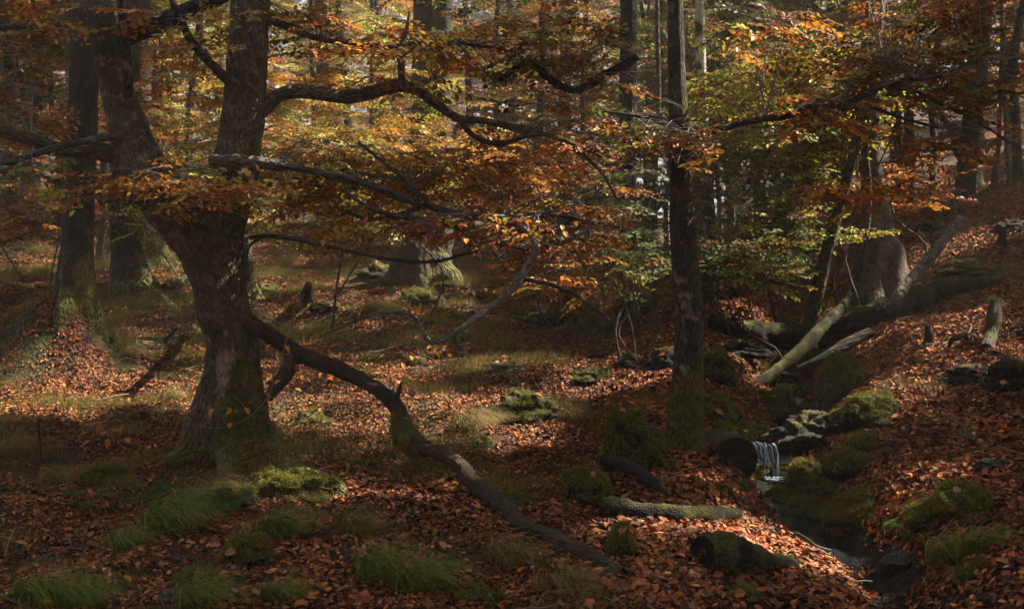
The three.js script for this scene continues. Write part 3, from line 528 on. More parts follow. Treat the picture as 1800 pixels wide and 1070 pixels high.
{
  const far = [['far trunk left of the stout skyline trunk', 1578, 358, 6], ['far dim trunk between oak and skyline trees', 1640, 345, 7], ['far dark trunk under the orange leaves above the gully', 1482, 395, 7], ['far pale trunk in the gully head', 1450, 405, 5], ['far trunk left of the gully head', 1285, 455, 8], ['far trunk just right of the birch', 1268, 455, 5], ['far trunk by the pale gap beside the slender beech', 1172, 452, 5], ['far trunk behind the crooked sapling', 1132, 455, 6], ['far trunk on the skyline at the right border', 1790, 318, 9]];
  for (const [label, px, row, hw] of far) makeTree({ name: 'forest_tree', label, path: [[px, row, hw], [px + RG() * 6, row - 90, hw * 0.85], [px + RG() * 14, row - 200, hw * 0.8], [px + RG() * 20, row - 360, hw * 0.7], [px + RG() * 30, row - 620, hw * 0.4]], radial: 12, step: 0.12, far: true });
}
console.log('trees');

// undergrowth: leafy boughs and shrubs at their places
function shrub(name, label, px, row, D, r, n, pal, geos = MID, o = {}, stems = 1) {
  const c = at(px, row, D), b = V(c.x, H(c.x, c.z), c.z), t = thing(name, label, 'shrub', b, o.group), L = [];
  cloud(L, c, r, n, pal, { gap: -0.12, f: 0.9, ...o });
  const gs = [];
  for (let i = 0; i < stems; i++) { const e = V(c.x + RG() * r[0], c.y + RR(-0.2, 0.9) * r[1], c.z + RG() * r[2]), q = b.clone().add(V(RG() * 0.2, -0.1, RG() * 0.2)); gs.push(tube([[q, 0.016], [q.clone().lerp(e, 0.25).add(V(RG() * 0.35, 0.1, RG() * 0.2)), 0.014], [q.clone().lerp(e, 0.5).add(V(RG() * 0.45, 0.1, RG() * 0.2)), 0.011], [q.clone().lerp(e, 0.75).add(V(RG() * 0.3, 0.1, RG() * 0.2)), 0.008], [e, 0.003]], { radial: 6, step: 0.15, colour: () => [0.04, 0.032, 0.027] })); }
  if (gs.length) { const m = part('stem', mergeGeometries(gs), M.twig, t); m.userData.kind = 'stuff'; }
  foliage(t, L, geos); return t;
}
const gapSky = p => { const [px, row] = project(p); return (px > 1152 && px < 1186 && row > 330 && row < 440) || (px > 1224 && px < 1240 && row > 370 && row < 420) || (px > 1262 && px < 1280 && row > 330 && row < 410) || (((px - 1625) / 40) ** 2 + ((row - 205) / 35) ** 2 < 1 && R() < 0.7); };
shrub('beech_shrub', 'gold and lime beech boughs lit up right of the forked beech', 560, 320, 14, [2.2, 0.65, 1.6], 240, ['gold', 'lime', 'pale'], MID, { skip: null });
shrub('beech_shrub', 'sunlit golden sapling crown behind the long horizontal branch', 600, 215, 17, [2.4, 0.9, 2], 230, ['gold', 'lime', 'gold']);
shrub('beech_shrub', 'orange beech boughs in front of the twin oak', 760, 290, 15, [2.2, 0.4, 1.2], 80, ['orange', 'gold']);
shrub('beech_shrub', 'rusty beech boughs hanging above the row of dark stones', 960, 330, 14, [1.3, 0.8, 1.2], 90, ['rust', 'orange', 'olive']);
shrub('beech_shrub', 'amber sapling low behind the row of dark stones', 1010, 480, 15, [1.2, 0.5, 1.2], 90, ['orange', 'gold', 'rust']);
shrub('beech_shrub', 'orange sapling crown high behind the forked beech', 330, 190, 19, [2.2, 1.2, 2], 220, ['orange', 'gold', 'rust']);
shrub('beech_shrub', 'olive bushy sapling left of the dark straight beech', 50, 300, 19, [1.6, 1.2, 2], 180, ['olive', 'green', 'orange']);
shrub('beech_shrub', 'orange low boughs left of the dark straight beech', 70, 370, 16, [1.0, 0.35, 1], 70, ['orange', 'rust']);
shrub('beech_shrub', 'low golden seedling bush beneath the fork of the beech', 330, 400, 17, [1.2, 0.4, 1], 70, ['gold', 'olive', 'lime']);
shrub('hazel_shrub', 'bright yellow-green leafy bush catching sun above the gully', 1375, 185, 14.5, [1.2, 0.75, 0.9], 430, ['lime', 'lime', 'gold'], SPRAY, { s: 1.3 });
shrub('hazel_shrub', 'yellow-green boughs below the sunlit bush', 1430, 245, 15, [0.9, 0.45, 0.8], 130, ['lime', 'gold'], SPRAY, { s: 1.3 });
shrub('hazel_shrub', 'shaded green hazel filling the gully head', 1320, 340, 15.5, [1.2, 0.9, 1.2], 330, ['green', 'olive', 'lime'], SPRAY, { s: 1.4, skip: gapSky });
shrub('hazel_shrub', 'low green hazel bush behind the slender beech', 1300, 445, 13.5, [0.8, 0.45, 0.7], 150, ['green', 'olive'], SPRAY, { s: 1.2 });
shrub('hazel_shrub', 'small lit green spray over the gully', 1350, 485, 12.5, [0.35, 0.12, 0.3], 18, ['lime', 'olive'], SPRAY);
shrub('hazel_shrub', 'small yellow-green seedling left of the oak foot', 1490, 405, 13.5, [0.35, 0.12, 0.3], 16, ['lime'], SPRAY, {}, 2);
shrub('holly_shrub', 'very dark evergreen bush left of the slender beech', 1115, 430, 12, [0.55, 0.55, 0.6], 120, ['green', 'green', 'olive'], SPRAY, { skip: gapSky }, 3);
shrub('beech_shrub', 'dark olive foliage above the evergreen bush', 1130, 270, 14, [0.7, 0.9, 1], 110, ['olive', 'green', 'rust'], SPRAY, { s: 1.3, skip: gapSky });
shrub('beech_shrub', 'brown-green leaves around the birch trunk', 1270, 110, 17, [1.3, 1.0, 1], 170, ['olive', 'rust', 'green'], MID, { skip: gapSky });
shrub('beech_shrub', 'copper sapling leaves on the right of the oak', 1590, 320, 16, [0.8, 0.4, 0.9], 60, ['orange', 'rust'], SPRAY, { s: 1.2 });
{ // boughs of the slender beech: rust and copper sprays across the top of the gully
  const L = [], A = [], T = gullyBeech, D = -T.position.z;
  for (const [px, row, dD, rx, ry, n, pal, ax, ay] of [
    [1360, 60, 0.4, 0.5, 0.16, 26, ['orange', 'gold', 'olive'], 1345, 208], [1480, 90, 0.6, 0.6, 0.22, 36, ['rust', 'gold', 'olive'], 1470, 184], [1600, 110, 0.5, 0.6, 0.2, 32, ['rust', 'olive', 'gold'], 1610, 139], [1720, 130, 0.5, 0.5, 0.3, 32, ['rust', 'olive', 'orange'], 1660, 135],
    [1540, 170, 0.3, 0.7, 0.1, 26, ['rust', 'orange', 'olive'], 1560, 148], [1680, 165, 0.3, 0.6, 0.08, 22, ['rust', 'olive'], 1660, 135], [1460, 200, 0.2, 0.4, 0.08, 26, ['orange', 'rust'], 1470, 184], [1700, 30, 0.8, 0.6, 0.3, 36, ['green', 'olive', 'rust'], 1720, 150], [1550, 20, 0.8, 0.7, 0.25, 34, ['gold', 'olive', 'orange'], 1560, 148],
    [1640, 240, 0.4, 0.6, 0.16, 20, ['rust', 'orange'], 1650, 225], [1210, 240, -0.3, 0.2, 0.06, 10, ['rust', 'orange'], 1228, 236], [1200, 290, -0.35, 0.14, 0.05, 7, ['rust', 'orange'], 1198, 270], [1180, 230, -0.2, 0.2, 0.08, 9, ['rust', 'olive'], 1150, 208], [1120, 240, 0.2, 0.3, 0.2, 18, ['rust', 'olive'], 1110, 202],
    [1500, 320, 0.5, 0.3, 0.14, 16, ['orange'], 1510, 182], [1580, 330, 0.4, 0.2, 0.08, 8, ['orange'], 1580, 205]]) {
    const c = at(px, row, D + dD), r = [rx, ry, 0.5]; cloud(L, c, r, n, pal, { gap: -0.2, f: 2.2 }); A.push([at(ax, ay, D + 0.1), c, r, 8]);
  }
  twigs(T, A); foliage(T, L, SPRAY);
}
console.log('shrubs');

// the wood beyond and the roof of leaves overhead
const skipSun = p => (p.y - H(p.x, p.z) > 3.2 && sunlit(p) && R() < 0.93) || gapSky(p);
const palAt = p => { const [px] = project(p); const n = fbm(p.x * 0.25, p.y * 0.4, p.z * 0.25, 3); if (px < 250) return n > 0.05 ? 'olive' : n > -0.08 ? 'orange' : 'gold'; if (px < 800) return n > 0.14 ? 'orange' : n > 0 ? 'pale' : n > -0.1 ? 'gold' : 'lime'; if (px < 1070) return n > 0.1 ? 'olive' : n > -0.05 ? 'orange' : 'gold'; if (px < 1480) return n > 0.1 ? 'rust' : n > -0.06 ? 'olive' : 'lime'; return n > 0.1 ? 'olive' : n > -0.02 ? 'rust' : n > -0.12 ? 'gold' : 'orange'; };
{
  const WALL = [];
  for (let row = 0; row < 3; row++) for (let k = 0; k < 10; k++) {
    const D = [30, 42, 58][row] + RG() * 4, px = -150 + 230 * (k + (row % 2) * 0.5) + RG() * 50; WALL.push([px, D, `autumn tree beyond the clearing, ${ORD[k]} from the left in the ${['nearest', 'middle', 'rear'][row]} row`]);
  }
  for (const [px, D, label] of WALL) {
    const c = at(px, 300, D), x = c.x, y0 = H(x, -D), h = RR(11, 15), b = V(x, y0, -D);
    const t = thing('forest_tree', label, 'tree', b, 'trees of the far wood');
    part('trunk', tube([[V(x, y0 - 0.4, -D), 0.3], [V(x, y0 + 0.6, -D), 0.22], [V(x + RG() * 0.5, y0 + h * 0.5, -D), 0.17], [V(x + RG() * 0.8, y0 + h, -D), 0.04]], { radial: 12, step: 0.3, colour: barkColour({}) }), M.bark, t);
    const gs = []; for (let i = 0; i < 8; i++) { const q = V(x, y0 + h * RR(0.2, 0.8), -D), e = q.clone().add(V(RG() * 3, RR(0.5, 2), RG() * 3)); gs.push(tube([[q, 0.08], [q.clone().lerp(e, 0.5).add(V(0, 0.3, 0)), 0.05], [e, 0.012]], { radial: 6, step: 0.3, colour: barkColour({}) })); }
    const mm = part('branch', mergeGeometries(gs), M.bark, t); mm.userData.kind = 'stuff';
    const L = [];
    for (let i = 0; i < 430; i++) {
      let a; do a = V(RR(-1, 1), RR(-1, 1), RR(-1, 1)); while (a.lengthSq() > 1);
      const p = V(x + a.x * 4.4, y0 + 0.3 + (0.5 + a.y * 0.5) * h, -D + a.z * 3.4);
      if (fbm(p.x * 0.6, p.y * 0.9, p.z * 0.6, 3) < -0.1 || skipSun(p)) continue;
      L.push([pose(p, RR(0, 6.28), RG() * 0.35 - 0.1, RG() * 0.35, RR(0.9, 1.4)), colOf(palAt(p))]);
    }
    foliage(t, L, BIG); canopyTrees.push({ t, base: b, top: [] });
  }
  for (const c of canopyTrees) if (c.far) {
    const L = [];
    for (let i = 0; i < 210; i++) {
      let a; do a = V(RR(-1, 1), RR(-1, 1), RR(-1, 1)); while (a.lengthSq() > 1);
      const p = V(c.base.x + a.x * 2.2, c.base.y + 5.6 + a.y * 3.6, c.base.z + a.z * 2.2);
      if (fbm(p.x * 0.8, p.y * 1.2, p.z * 0.8, 3) < -0.14 || (p.y - c.base.y > 4 && sunlit(p) && R() < 0.6) || gapSky(p)) continue;
      L.push([pose(p, RR(0, 6.28), RG() * 0.4 - 0.1, RG() * 0.45, RR(0.8, 1.5)), colOf(palAt(p))]);
    }
    foliage(c.t, L, MID);
  }
  // trees whose trunks stand outside the picture, right and behind, and carry the roof over the slope
  for (const [x, D] of [[9, 10], [11, 17], [14, 24], [17, 12], [20, 20], [24, 30], [-8, 12], [-11, 22], [6.5, 4], [-5.5, 5], [27, 16], [-15, 34]]) {
    const y0 = H(x, -D), b = V(x, y0, -D), t = thing('canopy_tree', 'tall tree whose crown closes the wood above the picture', 'tree', b, 'trees standing outside the picture');
    part('trunk', tube([[V(x, y0 - 0.4, -D), 0.34], [V(x, y0 + 0.8, -D), 0.25], [V(x + RG() * 0.5, y0 + 6, -D), 0.2], [V(x + RG(), y0 + 13, -D + RG()), 0.05]], { radial: 14, step: 0.25, colour: barkColour({}) }), M.bark, t);
    canopyTrees.push({ t, base: b, top: [] });
  }
  // the last rows of the wood, up the rise
  for (let k = 0; k < 16; k++) {
    const D = 82 + RG() * 8, px = -120 + 140 * k + RG() * 30, x = (px - 900) / F * D, y0 = H(x, -D), h = RR(24, 29), b = V(x, y0, -D), L = [];
    const t = thing('forest_tree', `tall tree closing the view, ${ORD[k]} from the left in the last row`, 'tree', b, 'last row of the far wood');
    part('trunk', tube([[V(x, y0 - 0.4, -D), 0.4], [V(x, y0 + h * 0.5, -D), 0.25], [V(x, y0 + h, -D), 0.05]], { radial: 8, step: 1, colour: barkColour({}) }), M.bark, t);
    for (let i = 0; i < 760; i++) { let a; do a = V(RR(-1, 1), RR(-1, 1), RR(-1, 1)); while (a.lengthSq() > 1); const p = V(x + a.x * 6, y0 + (0.5 + a.y * 0.52) * h, -D + a.z * 4); if (gapSky(p)) continue; L.push([pose(p, RR(0, 6.28), RG() * 0.5, RG() * 0.5, RR(1.6, 2.6)), colOf(palAt(p))]); }
    foliage(t, L, BIG);
  }
  // crowns over and behind the place where the camera stands
  for (const [x, D, r] of [[-7, 1, 5], [6, 0, 5], [0, -5, 5], [-9, -9, 6], [9, -9, 6], [0, -15, 6], [-16, 2, 6], [16, 2, 6]]) {
    const y0 = H(x, -D), b = V(x, y0, -D), L = [], t = thing('canopy_tree', 'tall tree whose crown closes the wood above the picture', 'tree', b, 'trees standing outside the picture');
    part('trunk', tube([[V(x, y0 - 0.4, -D), 0.34], [V(x, y0 + 0.8, -D), 0.25], [V(x + RG() * 0.5, y0 + 6, -D), 0.2], [V(x + RG(), y0 + 12, -D + RG()), 0.05]], { radial: 14, step: 0.25, colour: barkColour({}) }), M.bark, t);
    cloud(L, V(x, y0 + 7.5, -D), [r, 4, r], 420, ['orange', 'gold', 'olive', 'rust'], { gap: -0.2, f: 0.4, skip: p => sunlit(p) || p.z < -3.4 && p.y < 4.2 });
    foliage(t, L, [BIG[1]]);
  }
  // the wood goes on behind the camera
  for (let k = 0; k < 18; k++) {
    const a = Math.PI * (-0.12 + 1.24 * k / 17), rr = RR(15, 19), x = Math.cos(a) * rr, z = Math.sin(a) * rr, y0 = H(x, z), b = V(x, y0, z), L = [];
    const t = thing('canopy_tree', 'tree of the wood behind the viewer', 'tree', b, 'trees behind the viewer');
    part('trunk', tube([[V(x, y0 - 0.4, z), 0.3], [V(x, y0 + 5, z), 0.2], [V(x, y0 + 13, z), 0.05]], { radial: 8, step: 0.6, colour: barkColour({}) }), M.bark, t);
    cloud(L, V(x, y0 + 6.5, z), [3.4, 6.5, 3], 330, ['orange', 'gold', 'olive', 'rust'], { gap: -0.3, s: 1.6, skip: sunlit });
    foliage(t, L, [BIG[2]]);
  }
  let n = 0;
  for (let i = 0; i < 24000; i++) {
    const D = 2.5 + 36 * Math.sqrt(R()) * Math.sqrt(RR(0.1, 1)), px = RR(-900, 2060), gx = (px - 900) / F * Math.max(D, 6) , g = V(gx, H(gx, -D), -D);
    const p = g.clone().addScaledVector(SUN, RR(8.5, 15) / SUN.y);
    const M4 = pose(p, RR(0, 6.28), RG() * 0.4, RG() * 0.4, RR(0.9, 1.4)), mid = V(0.42, 0, 0).applyMatrix4(M4);
    if (sunlit(mid) && R() < 0.985) continue;
    let best = null, bd = 1e9; for (const c of canopyTrees) { const d = (c.base.x - p.x) ** 2 + (c.base.z - p.z) ** 2; if (d < bd) { bd = d; best = c; } }
    best.top.push([M4, colOf(palAt(p))]); n++;
  }
  for (const c of canopyTrees) if (c.top.length) foliage(c.t, c.top, [BIG[0]]);
  console.log('canopy', n);
}

// ───────── fallen leaves, grass, moss ─────────
const LIT = [[0.30, 0.095, 0.042], [0.24, 0.075, 0.038], [0.38, 0.13, 0.05], [0.17, 0.06, 0.034], [0.42, 0.19, 0.085], [0.30, 0.15, 0.08], [0.10, 0.045, 0.028], [0.46, 0.16, 0.035], [0.26, 0.10, 0.05], [0.13, 0.055, 0.03], [0.07, 0.04, 0.028]];
function litterPatch(n, rad, len) {
  const pos = [], col = [];
  for (let i = 0; i < n; i++) {
    const a = RR(0, 6.28), r = rad * Math.sqrt(R()), p = V(Math.cos(a) * r, RR(0.002, 0.03), Math.sin(a) * r), nor = V(RG() * 0.95, 1, RG() * 0.95).normalize(), th = RR(0, 6.28);
    const dir = V(Math.cos(th), 0, Math.sin(th)); dir.sub(nor.clone().multiplyScalar(dir.dot(nor))).normalize();
    const c = LIT[Math.floor(R() * LIT.length)], v = RR(0.45, 1.3), l = len * (0.35 + 0.95 * Math.pow(R(), 0.8));
    leafShape(pos, col, p.addScaledVector(dir, -l / 2), dir, nor, l, l * RR(0.5, 0.7), c.map(x => x * v), RR(-0.25, 0.4));
  }
  return geoFrom(pos, col);
}
const PATCHES = [0, 1, 2, 3, 4, 5].map(() => litterPatch(52, 0.17, 0.052));
function onGround(p, s = 1, lift = 0) {
  const n = nrm(p.x, p.z), q = new THREE.Quaternion().setFromUnitVectors(V(0, 1, 0), n).multiply(new THREE.Quaternion().setFromAxisAngle(V(0, 1, 0), RR(0, 6.28)));
  return new THREE.Matrix4().compose(V(p.x, p.y + lift, p.z), q, V(s, s, s));
}
{
  const b = PATCHES.map(() => []), grassB = [[], []], sprig = [];
  const put = (D0, D1, dens, s) => {
    const area = 0.475 * (D1 * D1 - D0 * D0) + 3 * (D1 - D0), n = Math.round(area * dens);
    for (let i = 0; i < n; i++) {
      const D = Math.sqrt(RR(D0 * D0, D1 * D1)), w = 0.475 * D + 1.5, x = RR(-w, w), p = V(x, H(x, -D), -D), m = mossAt(x, -D);
      if (R() < m * 0.5 || fbm(x * 2.2, D * 2.2, 77, 3) < -0.22) continue;
      if (x > 0.3 && streamDist(x, D)[0] < 0.2 && R() < 0.85) continue;
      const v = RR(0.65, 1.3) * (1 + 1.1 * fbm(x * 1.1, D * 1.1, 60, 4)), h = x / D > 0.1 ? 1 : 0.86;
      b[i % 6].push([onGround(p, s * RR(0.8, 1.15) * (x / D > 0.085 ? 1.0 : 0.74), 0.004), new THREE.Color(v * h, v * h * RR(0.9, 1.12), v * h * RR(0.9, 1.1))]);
    }
  };
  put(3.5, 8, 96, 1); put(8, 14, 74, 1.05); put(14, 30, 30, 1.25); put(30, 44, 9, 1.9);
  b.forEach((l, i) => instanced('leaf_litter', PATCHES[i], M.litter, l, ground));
  // short grass and moss sprigs in the mossy patches
  const blades = (n, rad, h, w, cols, lean) => { const pos = [], col = [];
    for (let i = 0; i < n; i++) { const a = RR(0, 6.28), r = rad * Math.sqrt(R()), x = Math.cos(a) * r, z = Math.sin(a) * r, dx = RG() * lean + lean * 0.5, dz = RG() * lean, hh = h * RR(0.5, 1.2), t = RR(0, 6.28), wx = Math.cos(t) * w, wz = Math.sin(t) * w, c = cols[Math.floor(R() * cols.length)].map(q => q * RR(0.8, 1.2));
      const q = (s, k) => [x + dx * hh * s * s + wx * k * (1 - s), hh * s * (1 - 0.25 * s * lean), z + dz * hh * s * s + wz * k * (1 - s)];
      for (const tr of [[q(0, -1), q(0, 1), q(0.55, 1)], [q(0, -1), q(0.55, 1), q(0.55, -1)], [q(0.55, -1), q(0.55, 1), q(1, 0)]]) for (const e of tr) { pos.push(...e); col.push(...c); } }
    return geoFrom(pos, col); };
  const GR = [blades(34, 0.12, 0.10, 0.0022, [[0.20, 0.19, 0.04], [0.13, 0.15, 0.03], [0.30, 0.22, 0.09]], 0.8), blades(44, 0.09, 0.03, 0.003, [[0.11, 0.13, 0.022], [0.16, 0.16, 0.03], [0.08, 0.10, 0.02]], 0.5)];
  const sprigG = (() => { const pos = [], col = []; for (let i = 0; i < 26; i++) { const a = RR(0, 6.28), r = 0.11 * Math.sqrt(R()), th = RR(0, 6.28), dir = V(Math.cos(th), RR(-0.2, 0.6), Math.sin(th)).normalize(), nor = V(RG() * 0.6, 1, RG() * 0.6); nor.sub(dir.clone().multiplyScalar(nor.dot(dir))).normalize(); const c = [[0.20, 0.18, 0.07], [0.15, 0.15, 0.05], [0.30, 0.22, 0.12]][i % 3]; leafShape(pos, col, V(Math.cos(a) * r, RR(0.03, 0.13), Math.sin(a) * r), dir, nor, RR(0.014, 0.026), 0.013, c); } return geoFrom(pos, col); })();
  for (let i = 0; i < 30000; i++) {
    const D = Math.sqrt(RR(3.6 * 3.6, 24 * 24)), w = 0.475 * D + 1.5, x = RR(-w, w), m = mossAt(x, -D); if (m < 0.3 || (D > 12 && R() < 0.35)) continue;
    const p = V(x, H(x, -D), -D), g = fbm(x * 0.6, D * 0.6, 90, 3) > 0.05 ? 0 : 1, v = RR(0.75, 1.25), s = RR(0.7, 1.3);
    grassB[g].push([pose(p, RG() * 0.6, 0, 0, s * (D > 12 ? 1.4 : 1)), new THREE.Color(v * RR(0.9, 1.15), v, v)]);
  }
  grassB.forEach((l, i) => instanced(['grass', 'ground_moss'][i], GR[i], M.grass, l, ground));
  for (let i = 0; i < 3000; i++) {
    const D = Math.sqrt(RR(6 * 6, 13 * 13)), w = 0.475 * D, x = RR(-w, w * 0.35), p = V(x, H(x, -D), -D), [px, row] = project(p);
    const q = ((px - 640) / 240) ** 2 + ((row - 790) / 70) ** 2 + fbm(x * 1.4, D * 1.4, 33, 3) * 2.4; if (q > 0.9 || px > 1090) continue;
    const v = RR(0.8, 1.3); sprig.push([pose(p, RR(0, 6.28), RG() * 0.15, RG() * 0.15, RR(0.8, 1.3)), new THREE.Color(v, v, v)]);
  }
  instanced('bilberry_cover', sprigG, M.grass, sprig, ground);
  // the fallen leaves nearest the eye, one by one
  const mats = LIT.map(c => tintMat(M.litter, c));
  for (let i = 0; i < 300; i++) { const D = RR(4.9, 7.2), px = RR(20, 1790), x = (px - 900) / F * D; if (x > 0.3 && streamDist(x, D)[0] < 0.2) continue; const n = nrm(x, -D); singleLeaf(ground, V(x, H(x, -D) + RR(0.03, 0.05), -D), 0.06, mats, 'fallen_leaf', n); }
  // broken twigs on the floor
  const tw = []; for (let i = 0; i < 190; i++) { const D = Math.sqrt(RR(4.6 ** 2, 16 ** 2)), x = RR(-0.47 * D, 0.47 * D), a = RR(0, 3.14), l = RR(0.15, 0.6), pts = []; for (let k = 0; k < 4; k++) { const q = V(x + Math.cos(a) * l * (k / 3 - 0.5) + RG() * 0.03, 0, -D + Math.sin(a) * l * (k / 3 - 0.5) + RG() * 0.03); q.y = H(q.x, q.z) + 0.03 + RR(0, 0.05); pts.push([q, 0.006 * RR(0.5, 1.2) * (1 - k * 0.2)]); } const cv = RR(0.6, 1.4); tw.push(tube(pts, { radial: 5, step: 0.08, colour: () => [0.14 * cv, 0.11 * cv, 0.09 * cv] })); }
  const m = new THREE.Mesh(mergeGeometries(tw), M.twig); m.name = 'twig_litter'; m.userData.kind = 'stuff'; ground.add(m);
}
console.log('litter');

// tussocks: long blades falling to the right and towards the eye
function tuftGeo(n, len, cols, spread, fall) {
  const pos = [], col = [], idx = [];
  for (let i = 0; i < n; i++) {
    const a = RR(0, 6.28), r = spread * Math.sqrt(R()), L = len * (0.35 + 0.85 * R()), th = fall + RG() * (R() < 0.2 ? 2.4 : 0.7), c = cols[Math.floor(R() * cols.length)].map(q => q * RR(0.75, 1.25)), up = RR(0.9, 1.6), w = 0.003 * RR(0.7, 1.3), o = pos.length / 3, S = 6;
    const bx = Math.cos(a) * r, bz = Math.sin(a) * r, dx = Math.cos(th), dz = Math.sin(th);
    for (let s = 0; s <= S; s++) { const t = s / S, out = L * (0.15 * t + 0.75 * t * t), y = L * up * (0.95 * t - 0.78 * t * t), ww = w * (1 - t * 0.92); const x = bx + dx * out, z = bz + dz * out; pos.push(x - dz * ww, Math.max(0, y), z + dx * ww, x + dz * ww, Math.max(0, y), z - dx * ww); col.push(...c, ...c); if (s < S) { const q = o + s * 2; idx.push(q, q + 1, q + 2, q + 1, q + 3, q + 2); } }
  }
  return geoFrom(pos, col, idx);
}
const GREEN = [[0.12, 0.22, 0.022], [0.08, 0.17, 0.018], [0.18, 0.24, 0.03], [0.26, 0.23, 0.06]], STRAW = [[0.28, 0.21, 0.08], [0.22, 0.15, 0.07], [0.17, 0.17, 0.04], [0.32, 0.22, 0.11]];
const TUFT = { green: [0, 1, 2].map(() => tuftGeo(260, 0.40, GREEN, 0.13, 0.55)), straw: [0, 1].map(() => tuftGeo(240, 0.36, STRAW, 0.13, 0.8)) };
let tk = 0;
function tussock(label, px, row, s, kind) {
  const p = pick(px, row), m = new THREE.Mesh(TUFT[kind][tk++ % TUFT[kind].length], M.grass); m.name = numbered('grass_tussock'); p.y -= 0.01; m.position.copy(p); m.rotation.y = RG() * 0.25; m.scale.set(s * 0.95, s * RR(0.95, 1.2), s * 0.95);
  m.userData = { label, category: 'grass', group: 'grass tussocks on the slope' }; scene.add(m);
}
for (const a of [
  ['largest bright green tussock sweeping right in the foreground', 290, 930, 1.15, 'green'], ['green tussock crown just above the largest one', 320, 905, 0.9, 'green'], ['straw-coloured tussock behind the largest green one', 345, 880, 1.0, 'straw'], ['small dark green tussock left of the largest one', 215, 960, 0.8, 'green'],
  ['green tussock right of centre-left foreground, below the beech root', 485, 940, 0.95, 'green'], ['green tussock near the bottom edge, left one of a pair', 655, 1010, 0.95, 'green'], ['green tussock near the bottom edge, right one of a pair', 725, 1035, 1.0, 'green'], ['dark green tussock in the bottom left corner', 60, 1060, 1.0, 'green'], ['green tussock right of the corner one', 130, 1062, 0.8, 'green'], ['green tussock beside the small grey stone', 345, 1058, 0.8, 'green'],
  ['small tussock at the bottom edge left of the pair', 480, 1050, 0.6, 'green'], ['sunlit yellow-green tussock beyond the fallen limb', 815, 755, 1.1, 'straw'], ['second straw tussock close right of the sunlit one', 850, 745, 0.8, 'straw'], ['straw tussock by the thin upright stick', 95, 850, 0.9, 'straw'], ['dead grass tussock at the far left edge', 20, 800, 1.1, 'straw'], ['straw tussock beneath the left mossy mound', 205, 860, 0.8, 'straw'],
  ['pale tussock right of the spiky mossy boulder', 1000, 740, 0.8, 'straw'], ['straw tussock under the mossy broken bough', 225, 625, 0.8, 'straw'], ['straw tussock in the lit ground left of the oak mound', 655, 545, 1.0, 'straw'], ['grass tussock at far left in the sun', 30, 485, 1.5, 'straw'], ['far tussock left of the dark straight beech', 70, 480, 1.4, 'straw'], ['dry tussock in the bracken below the fallen limb', 880, 985, 1.0, 'straw'], ['dry tussock at the bottom right of the slope', 980, 1040, 1.0, 'straw'], ['dry tussock below the middle of the fallen limb', 620, 935, 0.9, 'straw'],
  ['grass hanging over the stream bank at lower right', 1660, 985, 0.9, 'green'], ['second clump of bank grass right of the first', 1710, 975, 0.9, 'green'], ['green grass clump under the small mossy bank stone', 1520, 920, 0.6, 'green'], ['golden grass clump far up the lit clearing', 500, 470, 1.6, 'straw'], ['golden grass clump beside the pale mound in the clearing', 590, 470, 1.6, 'straw'], ['straw grass low right of the beech foot', 300, 700, 0.8, 'straw'],
]) tussock(...a);

// mossy stones and mounds
function rockGeo(c, r, o, sd) {
  const g = new THREE.IcosahedronGeometry(1, o.det ?? 22), P = g.attributes.position, col = [], uv = [];
  for (let i = 0; i < P.count; i++) {
    const n = V(P.getX(i), P.getY(i), P.getZ(i)).normalize();
    const blk = (o.angular ? 0.5 : 0.3) * (Math.abs(noise(n.x * 1.9 + sd, n.y * 1.9, n.z * 1.9)) - 0.15) + 0.22 * Math.abs(noise(n.x * 4.3 + sd, n.y * 4.3, n.z * 4.3));
    const d = 1.06 + 0.8 * fbm(n.x * 1.2 + sd, n.y * 1.2, n.z * 1.2, 3) + 0.16 * fbm(n.x * 5 + sd, n.y * 5, n.z * 5, 3) - blk;
    const sk = 1 + 0.45 * Math.max(0, 0.3 - n.y); const p = V(c.x + n.x * d * r[0] * sk, c.y + n.y * d * r[1], c.z + n.z * d * r[2] * sk); P.setXYZ(i, p.x, p.y, p.z);
    uv.push(p.x + p.z * 0.5, p.y + p.z * 0.5);
    const k = (o.moss ?? 0.42) + 0.5 * n.y + 1.1 * fbm(p.x * 5, p.y * 5, p.z * 5 + sd, 4), v = 0.7 + 0.9 * fbm(p.x * 8, p.y * 8, p.z * 8, 3);
    const rock = (o.rock ?? [0.05, 0.046, 0.042]).map(x => x * v), mg = m3(C.mossD, C.moss, clamp(0.5 + 1.7 * fbm(p.x * 7, p.y * 7, p.z * 7, 3)));
    col.push(...m3(rock, mg, sstep(0.45, 0.62, k)));
  }
  g.setAttribute('color', new THREE.Float32BufferAttribute(col, 3)); g.setAttribute('uv', new THREE.Float32BufferAttribute(uv, 2));
  // smooth normals over the shared corners
  const key = new Map(), nn = []; g.computeVertexNormals(); const N = g.attributes.normal;
  for (let i = 0; i < P.count; i++) { const k = `${P.getX(i).toFixed(4)},${P.getY(i).toFixed(4)},${P.getZ(i).toFixed(4)}`; let a = key.get(k); if (!a) key.set(k, a = V(0, 0, 0)); a.add(V(N.getX(i), N.getY(i), N.getZ(i))); nn.push(a); }
  nn.forEach((a, i) => { const q = a.clone().normalize(); N.setXYZ(i, q.x, q.y, q.z); });
  return g;
}
let rs = 1;
